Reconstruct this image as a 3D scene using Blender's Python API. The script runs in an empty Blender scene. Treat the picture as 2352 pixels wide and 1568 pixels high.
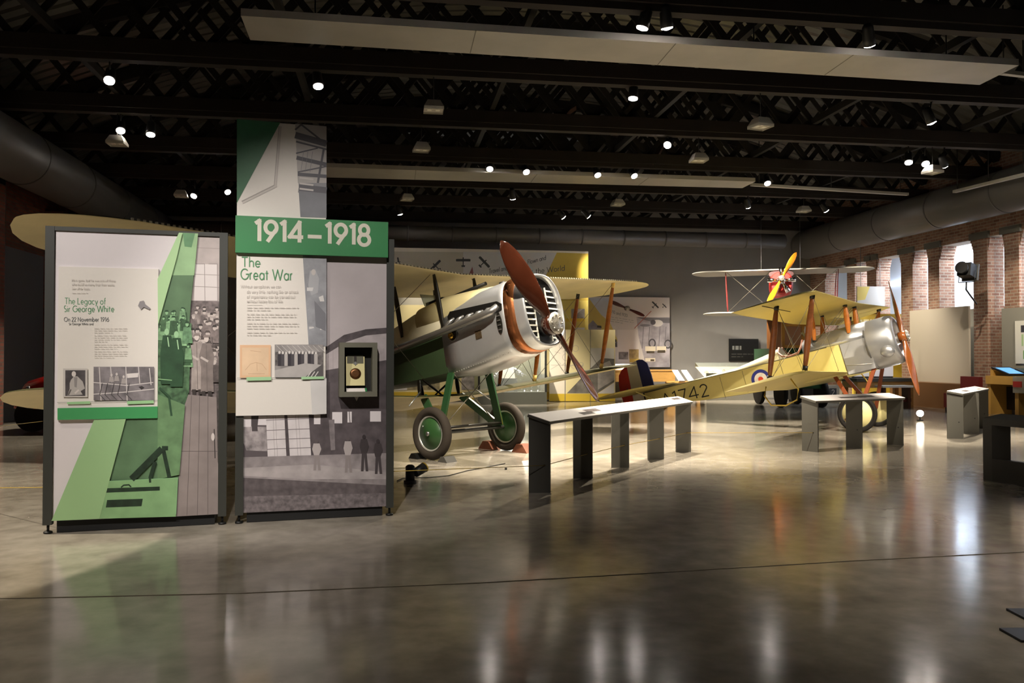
import bpy, math, random
from math import sin, cos, pi, sqrt, atan2, radians as RA
from mathutils import Vector as V3, Matrix
random.seed(7)
sc = bpy.context.scene
COL = sc.collection
# ------------------------------------------------------------------ camera
FPX, EYE, TH = 1898.0, 1.5, math.atan(33 / 1898.0)
cam = bpy.data.cameras.new('camera'); cam.sensor_width = 36; cam.lens = 36 * FPX / 2352; cam.clip_end = 200
camo = bpy.data.objects.new('camera', cam); COL.objects.link(camo)
camo.location = (0, 0, EYE); camo.rotation_euler = (pi / 2 + TH, 0, 0)
sc.camera = camo
sc.view_settings.view_transform = 'Standard'; sc.view_settings.look = 'None'
sc.view_settings.exposure = 0.0; sc.view_settings.gamma = 1.0
sc.view_settings.use_curve_mapping = False
# ------------------------------------------------------------------ world
w = bpy.data.worlds.new('hall_ambient'); sc.world = w; w.use_nodes = True
w.node_tree.nodes['Background'].inputs[0].default_value = (1, .93, .82, 1)
w.node_tree.nodes['Background'].inputs[1].default_value = 0.03
# ------------------------------------------------------------------ light table
# the lit ceiling spotlights: pixel row/column seen in the photo, aim (x, y, z), watts, cone degrees, blend, label
WARM = (1.0, 0.88, 0.70); COOL = (1.0, 0.95, 0.9)
ADDED_LAMPS = [  # unseen lamps added on the near trusses, over the visitor side and outside the picture, that light panels, nose and left aisle
    ((-4.4, 2.6, 6.0), (-3.2, 7.2, 1.3), 1500, 30, .7, (1, .93, .86), 'added unseen spotlight overhead nearest the left display panel'),
    ((-1.2, 2.9, 6.0), (-1.75, 7.6, 1.3), 1300, 32, .7, (1, .93, .86), 'added unseen spotlight overhead facing the tall date banner'),
    ((-.3, 6.4, 6.0), (.1, 11.6, 1.3), 2800, 40, .7, WARM, 'added unseen spotlight overhead facing the silver aeroplane nose'),
    ((3.2, 6.7, 6.0), (3.6, 11.6, .6), 1200, 44, .9, WARM, 'added unseen spotlight overhead in front of the long reading rail'),
    ((7.6, 8.6, 6.0), (6.9, 16.0, 1.3), 3800, 34, .8, WARM, 'added unseen spotlight overhead in front of the small yellow biplane'),
    ((11.6, 12.6, 6.0), (15.4, 22.2, 3.0), 3000, 38, .8, WARM, 'added unseen spotlight overhead facing the right-hand brick piers'),
    ((5.6, 4.2, 6.0), (4.6, 5.4, 0), 650, 64, .8, WARM, 'added unseen spotlight overhead nearest the viewer at right'),
    ((-4.6, 4.6, 6.0), (-3.0, 5.0, 0), 450, 60, .8, WARM, 'added unseen spotlight overhead nearest the viewer at left'),
    ((-7.95, 7.9, 6.05), (-7.6, 7.91, 0), 2600, 79, .02, WARM, 'added unseen spotlight overhead beside the left brick wall')]
LAMPS = [
    (1475, 64, (.4, 11.6, 1.2), 2600, 40, .6, 'larger round lit spotlight, left of the two above the near pale ceiling board'),
    (1532, 64, (3.2, 13.0, 0), 3200, 50, .7, 'narrow oval lit spotlight above the near pale ceiling board'),
    (1997, 103, (7.2, 15.2, 1.2), 2600, 38, .6, 'lit spotlight hanging above the right end of the near pale ceiling board'),
    (251, 185, (-5.6, 10.6, 2.4), 500, 34, .6, 'big bright round spotlight at upper left of the hall'),
    (731, 198, (-2.6, 12.4, 2.4), 900, 40, .7, 'slanted oval lit spotlight above the tall date banner'),
    (1454, 226, (1.6, 13.4, 0), 4200, 56, .7, 'flat oval lit spotlight below the middle of the near pale ceiling board'),
    (277, 300, (-6.0, 12.5, 0), 500, 34, .5, 'lit spotlight just above the leftmost hanging hood lamp'),
    (346, 309, (-6.4, 14.0, 0), 400, 50, .6, 'small oval lit spotlight right of the leftmost hanging hood lamp'),
    (1533, 333, (1.0, 13.2, 1.6), 2600, 36, .6, 'round lit spotlight left of the hood lamp over the yellow biplane'),
    (2140, 282, (10.4, 16.0, .0), 1600, 46, .7, 'lone oval lit spotlight far right beside the roof lattice'),
    (1125, 388, (-.2, 16.0, 0), 3200, 40, .7, 'first lit spotlight from the left in the row along the far pale ceiling board'),
    (1209, 395, (2.2, 16.0, 0), 3800, 40, .7, 'second lit spotlight from the left in the row along the far pale ceiling board'),
    (1373, 402, (3.8, 16.8, 0), 3800, 40, .7, 'third lit spotlight from the left in the row along the far pale ceiling board'),
    (1457, 404, (5.4, 16.6, 0), 3800, 40, .7, 'fourth lit spotlight from the left in the row along the far pale ceiling board'),
    (1763, 421, (6.6, 17.6, .6), 3200, 38, .7, 'lit spotlight at the right end of the far pale ceiling board'),
    (2087, 373, (8.0, 16.4, 1.6), 1800, 34, .6, 'left one of the paired round spotlights by the right-hand duct'),
    (2126, 376, (8.6, 13.8, 0), 3000, 44, .6, 'right one of the paired round spotlights by the right-hand duct'),
    (2170, 380, (14.2, 22.6, .6), 1000, 44, .7, 'thin oval lit spotlight right of the rightmost hanging hood lamp'),
    (523, 441, (-3.6, 18.0, .4), 1500, 40, .6, 'bright round spotlight just left of the tall date banner'),
    (445, 450, (-9.2, 17.2, .4), 3200, 44, .6, 'small oval lit spotlight left of the tall date banner beside a hood lamp'),
    (1178, 456, (.8, 26.6, .2), 3000, 46, 1.0, 'small lit spotlight below the first two of the far row'),
    (919, 492, (-2.0, 27.0, .6), 900, 50, .7, 'small lit spotlight just above the right end of the date sign'),
    (1294, 499, (6.2, 29.0, .6), 3600, 56, 1.0, 'left one of the two small lit spotlights above the rear duct'),
    (1352, 497, (8.4, 29.0, .8), 4600, 66, 1.0, 'narrow tilted lit spotlight above the rear duct'),
    (1718, 475, (9.2, 28.0, 1.0), 4200, 70, 1.0, 'tiny lit spotlight at the far right end of the hall'),
    (1898, 484, (13.4, 25.6, .6), 1600, 52, 1.0, 'small lit spotlight right of the farthest hood lamp by the right-hand duct'),
]
YAW = RA(8.5)
def W(u, v, z=0): return V3((u * cos(YAW) - v * sin(YAW), u * sin(YAW) + v * cos(YAW), z))
def ray(px, py):
    x, z = (px - 1176) / FPX, -(py - 784) / FPX
    d = V3((x, cos(TH) - z * sin(TH), sin(TH) + z * cos(TH)))
    return d / d.y
def P(px, py, d): r = ray(px, py); return V3((0, 0, EYE)) + r * d
def FL(px, py, z=0.0): r = ray(px, py); return V3((0, 0, EYE)) + r * ((z - EYE) / r.z)
def ATZ(px, py, z): return FL(px, py, z)
# ------------------------------------------------------------------ materials
def lin(h):
    c = [int(h[i:i + 2], 16) / 255 for i in (0, 2, 4)]
    return tuple(x / 12.92 if x <= .04045 else ((x + .055) / 1.055) ** 2.4 for x in c)
MATS = {}
def cm(h, rough=.55, metal=0.0, noise=0.0, scale=6.0, bump=0.0, emit=0.0, coat=0.0, stretch=None, spec=.5, trans=0.0, alpha=1.0):
    k = (h, rough, metal, noise, scale, bump, emit, coat, stretch, spec, trans, alpha)
    if k in MATS: return MATS[k]
    m = bpy.data.materials.new('m_' + h); m.use_nodes = True; nt = m.node_tree; b = nt.nodes['Principled BSDF']
    c = lin(h); b.inputs['Base Color'].default_value = (*c, 1); b.inputs['Roughness'].default_value = rough
    b.inputs['Metallic'].default_value = metal; b.inputs['Coat Weight'].default_value = coat
    b.inputs['Specular IOR Level'].default_value = spec; b.inputs['Transmission Weight'].default_value = trans
    b.inputs['Alpha'].default_value = alpha
    if emit:
        b.inputs['Emission Color'].default_value = (*c, 1); b.inputs['Emission Strength'].default_value = emit
    if noise or bump:
        tc = nt.nodes.new('ShaderNodeTexCoord'); n = nt.nodes.new('ShaderNodeTexNoise')
        n.inputs['Scale'].default_value = scale; n.inputs['Detail'].default_value = 6
        if stretch:
            mp = nt.nodes.new('ShaderNodeMapping'); mp.inputs['Scale'].default_value = stretch
            nt.links.new(tc.outputs['Object'], mp.inputs[0]); nt.links.new(mp.outputs[0], n.inputs['Vector'])
        else: nt.links.new(tc.outputs['Object'], n.inputs['Vector'])
        if noise:
            r = nt.nodes.new('ShaderNodeValToRGB'); e = r.color_ramp.elements
            e[0].position, e[1].position = .3, .7
            e[0].color = (*[x * (1 - noise) for x in c], 1); e[1].color = (*[min(1, x * (1 + noise)) for x in c], 1)
            nt.links.new(n.outputs[0], r.inputs[0]); nt.links.new(r.outputs[0], b.inputs['Base Color'])
        if bump:
            bp = nt.nodes.new('ShaderNodeBump'); bp.inputs['Strength'].default_value = bump; bp.inputs['Distance'].default_value = .02
            nt.links.new(n.outputs[0], bp.inputs['Height']); nt.links.new(bp.outputs[0], b.inputs['Normal'])
    m.cycles.emission_sampling = 'NONE' if emit > 5 else 'AUTO'
    MATS[k] = m; return m
def floor_mat():
    m = bpy.data.materials.new('polished_concrete'); m.use_nodes = True; nt = m.node_tree; N = nt.nodes; L = nt.links; b = N['Principled BSDF']
    tc = N.new('ShaderNodeTexCoord')
    n1 = N.new('ShaderNodeTexNoise'); n1.inputs['Scale'].default_value = .55; n1.inputs['Detail'].default_value = 9; n1.inputs['Roughness'].default_value = .62
    n2 = N.new('ShaderNodeTexNoise'); n2.inputs['Scale'].default_value = 5.0; n2.inputs['Detail'].default_value = 8
    for n in (n1, n2): L.new(tc.outputs['Object'], n.inputs['Vector'])
    mx = N.new('ShaderNodeMath'); mx.operation = 'ADD'
    L.new(n1.outputs[0], mx.inputs[0]); L.new(n2.outputs[0], mx.inputs[1])
    r = N.new('ShaderNodeValToRGB'); e = r.color_ramp.elements
    e[0].position, e[1].position = .36, .66
    mh = N.new('ShaderNodeMath'); mh.operation = 'MULTIPLY'; mh.inputs[1].default_value = .5
    L.new(mx.outputs[0], mh.inputs[0]); L.new(mh.outputs[0], r.inputs[0])
    e[0].color = (*lin('7d766b'), 1); e[1].color = (*lin('a69f93'), 1)
    L.new(r.outputs[0], b.inputs['Base Color'])
    mr = N.new('ShaderNodeMapRange'); mr.inputs[3].default_value = .09; mr.inputs[4].default_value = .19
    L.new(n1.outputs[0], mr.inputs[0]); L.new(mr.outputs[0], b.inputs['Roughness'])
    bp = N.new('ShaderNodeBump'); bp.inputs['Strength'].default_value = .06; bp.inputs['Distance'].default_value = .01
    L.new(n2.outputs[0], bp.inputs['Height']); L.new(bp.outputs[0], b.inputs['Normal'])
    b.inputs['Specular IOR Level'].default_value = .34
    return m
def brick_mat(a, c2, mortar, sc_=1.0):
    m = bpy.data.materials.new('old_brick'); m.use_nodes = True; nt = m.node_tree; N = nt.nodes; L = nt.links; b = N['Principled BSDF']
    tc = N.new('ShaderNodeTexCoord'); sp = N.new('ShaderNodeSeparateXYZ'); ad = N.new('ShaderNodeMath'); ad.operation = 'ADD'
    cb = N.new('ShaderNodeCombineXYZ'); br = N.new('ShaderNodeTexBrick'); no = N.new('ShaderNodeTexNoise')
    L.new(tc.outputs['Object'], sp.inputs[0]); L.new(sp.outputs[0], ad.inputs[0]); L.new(sp.outputs[1], ad.inputs[1])
    L.new(ad.outputs[0], cb.inputs[0]); L.new(sp.outputs[2], cb.inputs[1]); L.new(cb.outputs[0], br.inputs['Vector'])
    br.inputs['Color1'].default_value = (*lin(a), 1); br.inputs['Color2'].default_value = (*lin(c2), 1); br.inputs['Mortar'].default_value = (*lin(mortar), 1)
    br.inputs['Scale'].default_value = 1; br.inputs['Brick Width'].default_value = .24; br.inputs['Row Height'].default_value = .085; br.inputs['Mortar Size'].default_value = .012
    no.inputs['Scale'].default_value = 3.0; L.new(tc.outputs['Object'], no.inputs['Vector'])
    mx = N.new('ShaderNodeMix'); mx.data_type = 'RGBA'; mx.blend_type = 'MULTIPLY'; mx.inputs[0].default_value = .8
    rr = N.new('ShaderNodeValToRGB'); rr.color_ramp.elements[0].color = (.35, .33, .32, 1); rr.color_ramp.elements[1].color = (1.3, 1.2, 1.15, 1)
    L.new(no.outputs[0], rr.inputs[0]); L.new(br.outputs[0], mx.inputs[6]); L.new(rr.outputs[0], mx.inputs[7]); L.new(mx.outputs[2], b.inputs['Base Color'])
    b.inputs['Roughness'].default_value = .9
    bp = N.new('ShaderNodeBump'); bp.inputs['Strength'].default_value = .5; bp.inputs['Distance'].default_value = .01
    L.new(br.outputs[1], bp.inputs['Height']); bp.invert = True; L.new(bp.outputs[0], b.inputs['Normal'])
    return m
GREY = cm('4b4b48', .5); DGREY = cm('33342f', .5); BLACK = cm('0b0b0b', .5); WHITE = cm('e2dcd6', .5)
ALU = cm('d2d5da', .3, .74, .05, 3.0); STEEL = cm('b4b4b4', .3, .9); CHROME = cm('e6e6e6', .12, 1.0); BRASS = cm('b8923c', .25, .9)
COPPER = cm('c07a4e', .25, .85, .15, 9.0); RUBBER = cm('1c1917', .8, spec=.2); WOODL = cm('c79a58', .4, 0, .12, 3.0, 0, 0, .3, (1, 1, 8))
GREENP = cm('274a2c', .35); OLIVE = cm('4a4a2c', .45, 0, .15, 3.0); CREAM = cm('cfc392', .5, 0, .06, 2.0); OAK = cm('b98d50', .45, 0, .12, 2.5, 0, 0, 0, (1, 8, 8))
# ------------------------------------------------------------------ mesh builder
class MB:
    def __init__(s): s.v = []; s.f = []; s.mi = []; s.sm = []
    def add(s, vs, fs, mi=0, sm=False):
        o = len(s.v); s.v += [tuple(x) for x in vs]
        for f in fs: s.f.append([i + o for i in f]); s.mi.append(mi); s.sm.append(sm)
        return s
    def box(s, c, d, mi=0, M=None):
        vs = [V3(((i & 1) - .5, ((i >> 1) & 1) - .5, (i >> 2) - .5)) for i in range(8)]
        vs = [V3((p.x * d[0], p.y * d[1], p.z * d[2])) for p in vs]
        if M is not None: vs = [M @ p for p in vs]
        return s.add([p + V3(c) for p in vs], [(0, 2, 3, 1), (4, 5, 7, 6), (0, 1, 5, 4), (2, 6, 7, 3), (0, 4, 6, 2), (1, 3, 7, 5)], mi)
    def b2(s, lo, hi, mi=0):
        lo, hi = V3(lo), V3(hi); return s.box((lo + hi) / 2, hi - lo, mi)
    def bar(s, p, q, wd, ht, mi=0, up=(0, 0, 1)):
        p, q = V3(p), V3(q); d = q - p; L = d.length; d.normalize(); u = V3(up)
        if abs(d.dot(u)) > .98: u = V3((1, 0, 0))
        x = d.cross(u).normalized(); z = x.cross(d)
        return s.box((p + q) / 2, (wd, L, ht), mi, Matrix((x, d, z)).transposed())
    def rings(s, rs, mi=0, sm=True, caps=True, closed=True):
        n = len(rs[0]); vs = [p for r in rs for p in r]; fs = []
        m = n if closed else n - 1
        for i in range(len(rs) - 1):
            for j in range(m): fs.append((i * n + j, i * n + (j + 1) % n, (i + 1) * n + (j + 1) % n, (i + 1) * n + j))
        s.add(vs, fs, mi, sm)
        if caps: s.add(rs[0], [tuple(range(n))[::-1]], mi); s.add(rs[-1], [tuple(range(n))], mi)
        return s
    def tube(s, pts, r, n=8, mi=0, sm=True, flat=1.0, fd=None):
        pts = [V3(p) for p in pts]; rs = []
        for i, p in enumerate(pts):
            d = (pts[min(i + 1, len(pts) - 1)] - pts[max(i - 1, 0)]).normalized()
            u = V3(fd) if fd else (V3((0, 0, 1)) if abs(d.z) < .9 else V3((1, 0, 0)))
            x = d.cross(u).normalized(); z = x.cross(d); rr = r[i] if isinstance(r, (list, tuple)) else r
            rs.append([p + x * cos(2 * pi * k / n) * rr * flat + z * sin(2 * pi * k / n) * rr for k in range(n)])
        return s.rings(rs, mi, sm)
    def lathe(s, prof, o=(0, 0, 0), ax=(0, 0, 1), n=24, mi=0, sm=True, sx=1.0, sy=1.0, caps=True):
        ax = V3(ax).normalized(); u = V3((0, 0, 1)) if abs(ax.z) < .9 else V3((1, 0, 0))
        x = ax.cross(u).normalized(); y = x.cross(ax)
        rs = [[V3(o) + ax * h + (x * cos(2 * pi * k / n) * sx + y * sin(2 * pi * k / n) * sy) * r for k in range(n)] for r, h in prof]
        return s.rings(rs, mi, sm, caps)
    def ball(s, c, r, n=12, mi=0, sc3=(1, 1, 1)):
        rs = []
        for i in range(1, n // 2 + 2):
            a = -pi / 2 + pi * (i - .5) / (n // 2 + 1)
            rs.append([V3(c) + V3((cos(a) * cos(2 * pi * k / n) * r * sc3[0], cos(a) * sin(2 * pi * k / n) * r * sc3[1], sin(a) * r * sc3[2])) for k in range(n)])
        return s.rings(rs, mi)
    def sheet(s, pts, mi=0): return s.add(pts, [tuple(range(len(pts)))], mi)
    def prism(s, pts, d, mi=0):
        n = len(pts); d = V3(d); a = [V3(p) for p in pts]; b = [p + d for p in a]
        return s.add(a + b, [tuple(range(n))[::-1], tuple(range(n, 2 * n))] + [(i, (i + 1) % n, (i + 1) % n + n, i + n) for i in range(n)], mi)
    def build(s, name, mats, parent=None, fix=True):
        me = bpy.data.meshes.new(name); me.from_pydata(s.v, [], s.f)
        if not isinstance(mats, (list, tuple)): mats = [mats]
        for m in mats: me.materials.append(m)
        me.polygons.foreach_set('material_index', s.mi); me.polygons.foreach_set('use_smooth', s.sm)
        me.update()
        if fix:
            import bmesh
            bm = bmesh.new(); bm.from_mesh(me); bmesh.ops.remove_doubles(bm, verts=bm.verts, dist=1e-5)
            bmesh.ops.recalc_face_normals(bm, faces=bm.faces); bm.to_mesh(me); bm.free()
        o = bpy.data.objects.new(name, me); COL.objects.link(o)
        if parent is not None: o.parent = parent
        return o
def tag(o, label=None, cat=None, group=None, kind=None):
    for k, v in (('label', label), ('category', cat), ('group', group), ('kind', kind)):
        if v: o[k] = v
    return o
def thing(name, label, cat, loc=(0, 0, 0), rz=0.0, group=None, rot=None):
    o = bpy.data.objects.new(name, None); COL.objects.link(o); o.empty_display_size = .1
    o.location = loc; o.rotation_euler = rot if rot is not None else (0, 0, rz)
    return tag(o, label, cat, group)
def copy_tree(o, parent=None):
    c = o.copy(); COL.objects.link(c)
    if parent is not None: c.parent = parent
    for ch in list(o.children): copy_tree(ch, c)
    return c
# ------------------------------------------------------------------ lettering (stroke alphabet, cap height 1)
def arc(cx, cy, rx, ry, a0, a1, n=14): return [(cx + rx * cos(RA(a0 + (a1 - a0) * i / n)), cy + ry * sin(RA(a0 + (a1 - a0) * i / n))) for i in range(n + 1)]
X_ = .62
GL = {
 'T': (.66, [[(.0, 1), (.66, 1)], [(.33, 1), (.33, 0)]]), 'h': (.5, [[(.04, 1.05), (.04, 0)], arc(.25, .40, .21, .22, 180, 0) + [(.46, 0)]]),
 'e': (.56, [[(.04, .31)] + [(.52, .31)] + arc(.28, .31, .24, .31, 0, 320)]), 'G': (.92, [arc(.48, .5, .46, .5, 45, 360) + [(.6, .5)]]),
 'r': (.3, [[(.04, X_), (.04, 0)], arc(.24, .38, .2, .24, 180, 85)]), 'a': (.6, [arc(.3, .31, .26, .31, 0, 360), [(.56, X_), (.56, 0)]]),
 't': (.34, [[(.15, .86), (.15, 0)], [(0, X_), (.32, X_)]]), 'W': (1.2, [[(0, 1), (.3, 0), (.6, .95), (.9, 0), (1.2, 1)]]),
 'L': (.5, [[(.05, 1), (.05, 0), (.48, 0)]]), 'g': (.6, [arc(.3, .31, .26, .31, 0, 360), [(.56, X_), (.56, -.1)] + arc(.3, -.08, .26, .24, 0, -150)]),
 'c': (.5, [arc(.3, .31, .26, .31, 50, 310)]), 'y': (.5, [[(0, X_), (.25, 0)], [(.5, X_), (.14, -.3)]]), 'o': (.62, [arc(.31, .31, .28, .31, 0, 360)]),
 'f': (.34, [[(.12, 0), (.12, .85)] + arc(.27, .85, .15, .18, 180, 75), [(0, X_), (.3, X_)]]), 'S': (.5, [arc(.25, .75, .2, .25, 50, 270) + arc(.25, .26, .22, .25, 90, -130)]),
 'H': (.7, [[(.05, 1), (.05, 0)], [(.65, 1), (.65, 0)], [(.05, .52), (.65, .52)]]), 'i': (.12, [[(.06, X_), (.06, 0)], [(.06, .85), (.06, .93)]]), 'O': (1.0, [arc(.5, .5, .47, .5, 0, 360, 24)]), 'n': (.5, [[(.04, X_), (.04, 0)], arc(.25, .40, .21, .22, 180, 0) + [(.46, 0)]]),
 '2': (.52, [arc(.26, .76, .22, .24, 170, -30) + [(.02, 0), (.5, 0)]]), 'N': (.8, [[(.05, 0), (.05, 1), (.72, 0), (.72, 1)]]), 'v': (.48, [[(0, X_), (.24, 0), (.48, X_)]]),
 'm': (.84, [[(.04, X_), (.04, 0)], arc(.23, .42, .19, .20, 180, 0) + [(.42, 0)], arc(.61, .42, .19, .20, 180, 0) + [(.80, 0)]]), 'b': (.62, [[(.05, 1.05), (.05, 0)], arc(.31, .31, .26, .31, 0, 360)]),
 'd': (.62, [[(.57, 1.05), (.57, 0)], arc(.31, .31, .26, .31, 0, 360)]), '1': (.3, [[(0, .86), (.2, 1), (.2, 0)]]), '9': (.62, [arc(.31, .69, .27, .30, 0, 360, 20), [(.57, .62), (.14, -.02)]]),
 '6': (.62, [arc(.31, .31, .27, .30, 0, 360, 20), [(.05, .38), (.46, 1.02)]]), '4': (.68, [[(.66, .27), (.0, .27), (.48, 1), (.48, 0)]]), '8': (.56, [arc(.28, .75, .22, .25, 0, 360, 20), arc(.28, .26, .27, .27, 0, 360, 20)]),
 '7': (.54, [[(0, 1), (.52, 1), (.18, 0)]]), 'A': (.72, [[(0, 0), (.36, 1), (.72, 0)], [(.14, .36), (.58, .36)]]), '-': (.8, [[(.06, .32), (.74, .32)]]), 'F': (.5, [[(.05, 0), (.05, 1), (.46, 1)], [(.05, .52), (.4, .52)]]),
 'l': (.12, [[(.06, 1.05), (.06, 0)]]), 'w': (.8, [[(0, X_), (.2, 0), (.4, .58), (.6, 0), (.8, X_)]]), 'u': (.52, [[(.04, X_), (.04, .24)] + arc(.26, .24, .22, .24, 180, 360) + [(.48, X_), (.48, 0)]]),
 'k': (.45, [[(.04, 1.05), (.04, 0)], [(.42, X_), (.05, .28)], [(.16, .38), (.45, 0)]]), 'p': (.62, [[(.05, X_), (.05, -.34)], arc(.31, .31, .26, .31, 0, 360)]),
 's': (.36, [arc(.18, .46, .13, .16, 50, 270) + arc(.18, .155, .15, .155, 90, -130)]), ',': (.14, [[(.08, .06), (.03, -.12)]]), '.': (.14, [[(.05, 0), (.05, .07)]]), ':': (.14, [[(.07, .0), (.07, .07)], [(.07, .5), (.07, .57)]]),
 '0': (.6, [arc(.3, .5, .27, .5, 0, 360, 20)]), '3': (.5, [arc(.24, .75, .2, .25, 150, -90) + arc(.24, .26, .24, .26, 90, -150)]), 'B': (.55, [[(.05, 0), (.05, 1), (.25, 1)] + arc(.25, .76, .22, .24, 90, -90) + [(.05, .52)], [(.25, .52)] + arc(.25, .26, .25, .26, 90, -90) + [(.05, 0)]]),
}
def text_strokes(txt, track=.14, space=.36):
    x = 0; out = []
    for ch in txt:
        if ch == ' ': x += space; continue
        wd, st = GL[ch]
        out += [[(a + x, b) for a, b in pl] for pl in st]; x += wd + track
    return out, x - track
def stroke_quads(pl, t):
    for i in range(1, len(pl) - 1):      # break the stroke at sharp corners
        ax, ay = pl[i][0] - pl[i - 1][0], pl[i][1] - pl[i - 1][1]; bx, by = pl[i + 1][0] - pl[i][0], pl[i + 1][1] - pl[i][1]
        la, lb = sqrt(ax * ax + ay * ay) or 1e-9, sqrt(bx * bx + by * by) or 1e-9
        if (ax * bx + ay * by) / la / lb < .72:
            e = t * .42; A = pl[:i] + [(pl[i][0] + ax / la * e, pl[i][1] + ay / la * e)]; B = [(pl[i][0] - bx / lb * e, pl[i][1] - by / lb * e)] + pl[i + 1:]
            return stroke_quads(A, t) + stroke_quads(B, t)
    qs = []; L = []; n = len(pl)
    for i in range(n):
        a, b = pl[max(i - 1, 0)], pl[min(i + 1, n - 1)]
        if i in (0, n - 1) and n > 3 and abs(pl[0][0] - pl[-1][0]) + abs(pl[0][1] - pl[-1][1]) < 1e-6: a, b = pl[n - 2], pl[1]
        dx, dy = b[0] - a[0], b[1] - a[1]; l = sqrt(dx * dx + dy * dy) or 1; nx, ny = -dy / l, dx / l
        k = 1.0
        if 0 < i < n - 1:
            ex, ey = pl[i][0] - pl[i - 1][0], pl[i][1] - pl[i - 1][1]; el = sqrt(ex * ex + ey * ey) or 1
            k = min(2.2, 1 / max(.35, abs((ex * dx + ey * dy) / el / l)))
        L.append(((pl[i][0] + nx * t / 2 * k, pl[i][1] + ny * t / 2 * k), (pl[i][0] - nx * t / 2 * k, pl[i][1] - ny * t / 2 * k)))
    for i in range(n - 1): qs.append([L[i][0], L[i + 1][0], L[i + 1][1], L[i][1]])
    return qs
def write(mb, txt, fn, height, thick, mi=0, width=None, nrm=(0, -1, 0)):
    """fn maps (x right, y up, in metres from the baseline start) to 3-D"""
    st, wd = text_strokes(txt); sx = (width / wd) if width else height
    for k, pl in enumerate(st):
        for j, q in enumerate(stroke_quads([(a * sx, b * height) for a, b in pl], thick)): mb.sheet([fn(*p) + V3(nrm) * (.0002 * (k % 5) + .00003 * (j % 4)) for p in q], mi)
# ------------------------------------------------------------------ flat printed boards
class Plane:
    """vertical plane through A heading along angle ang; thing-local coords x along, y away from the viewer, z up"""
    def __init__(s, A, ang): s.A = V3((A[0], A[1], 0)); s.ang = ang; s.ex = V3((cos(ang), sin(ang), 0)); s.n = V3((sin(ang), -cos(ang), 0))
    def loc(s, px, py, y=0.0):
        r = ray(px, py); o = V3((0, 0, EYE)); A = s.A - s.n * y
        t = (A - o).dot(s.n) / r.dot(s.n); p = o + r * t - s.A
        return V3((p.dot(s.ex), y, p.z))
class Art:
    def __init__(s, plane, y): s.pl = plane; s.y = y; s.mb = MB(); s.mats = []; s.k = 0
    def idx(s, m):
        if m not in s.mats: s.mats.append(m)
        return s.mats.index(m)
    def lift(s): s.k += 1; return s.y - s.k * .00012
    def poly(s, m, pts, new=True):
        if new or s.k == 0: s.lift()
        y = s.y - s.k * .00012
        s.mb.sheet([s.pl.loc(a, b, y) for a, b in pts], s.idx(m)); return s
    def rect(s, m, x0, y0, x1, y1, new=True): return s.poly(m, [(x0, y0), (x1, y0), (x1, y1), (x0, y1)], new)
    def ell(s, m, cx, cy, rx, ry, n=14, new=True): return s.poly(m, [(cx + rx * cos(2 * pi * i / n), cy + ry * sin(2 * pi * i / n)) for i in range(n)], new)
    def line(s, m, pts, t, new=True):
        if new: s.lift()
        for q in stroke_quads(pts, t): s.k += .02; s.poly(m, q, False)
        return s
    def text(s, m, txt, x0, y0, x1, y1, cap, t):
        """baseline from (x0,y0) to (x1,y1) px, cap height in px"""
        s.lift(); st, wd = text_strokes(txt); sx = (x1 - x0) / wd; sl = (y1 - y0) / (x1 - x0)
        for pl in st:
            s.k += .2
            for q in stroke_quads([(x0 + a * sx, y0 + a * sx * sl - b * cap) for a, b in pl], t): s.k += .02; s.poly(m, q, False)
        return s
    def lines(s, m, x0, y0, x1, n, dy, slope, t, seed=0, words=True):
        rnd = random.Random(seed); s.lift()
        for i in range(n):
            y = y0 + i * dy; x = x0; end = x1 if i < n - 1 else x0 + (x1 - x0) * rnd.uniform(.3, .7)
            while x < end:
                l = rnd.uniform(4, 13); l = min(l, end - x)
                s.poly(m, [(x, y + (x - x0) * slope), (x + l, y + (x + l - x0) * slope), (x + l, y + t + (x + l - x0) * slope), (x, y + t + (x - x0) * slope)], False); x += l + 2.2
        return s
    def build(s, name, parent): return s.mb.build(name, s.mats, parent, fix=False)
def ph(h, n=.22, s=14): return cm(h, .5, 0, min(.6, n * 1.7), s)
# ================================================================== THE HALL
UL, UR, VB, VF = -8.7, 16.2, 30.0, -8.0
def room(name): return None
def struct(mb, name, mats, par=None):
    o = mb.build(name, mats, par)
    if par is None: o.rotation_euler = (0, 0, YAW); o['kind'] = 'structure'
    return o
struct(MB().b2((UL - 1.5, VF, -.2), (UR + 3, VB + .5, 0)), 'floor', floor_mat())
jm = MB()
for pts in ([(-700, 1396), (0, 1374), (540, 1362), (1100, 1338), (1552, 1312), (1950, 1288), (2352, 1267), (3000, 1232)],):
    q = [FL(a, b, .002) for a, b in pts]
    for a, b in zip(q, q[1:]): jm.bar(a, b, .012, .002)
o = jm.build('trim_20', cm('6a6050', .5)); o['kind'] = 'structure'
struct(MB().b2((UL - 1, VB, 0), (UR + 2.5, VB + .4, 9.5)), 'wall_back', cm('84827f', .8, 0, .06, 1.0))
struct(MB().b2((UL - .5, VF - .3, 0), (UR + 2.5, VF, 9.5)), 'wall_front', cm('2a2a29', .8))
BRK = brick_mat('a5826e', '84604f', 'a59a8a')
BRKL = brick_mat('7a3c26', '54281b', '4f4438')
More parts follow.
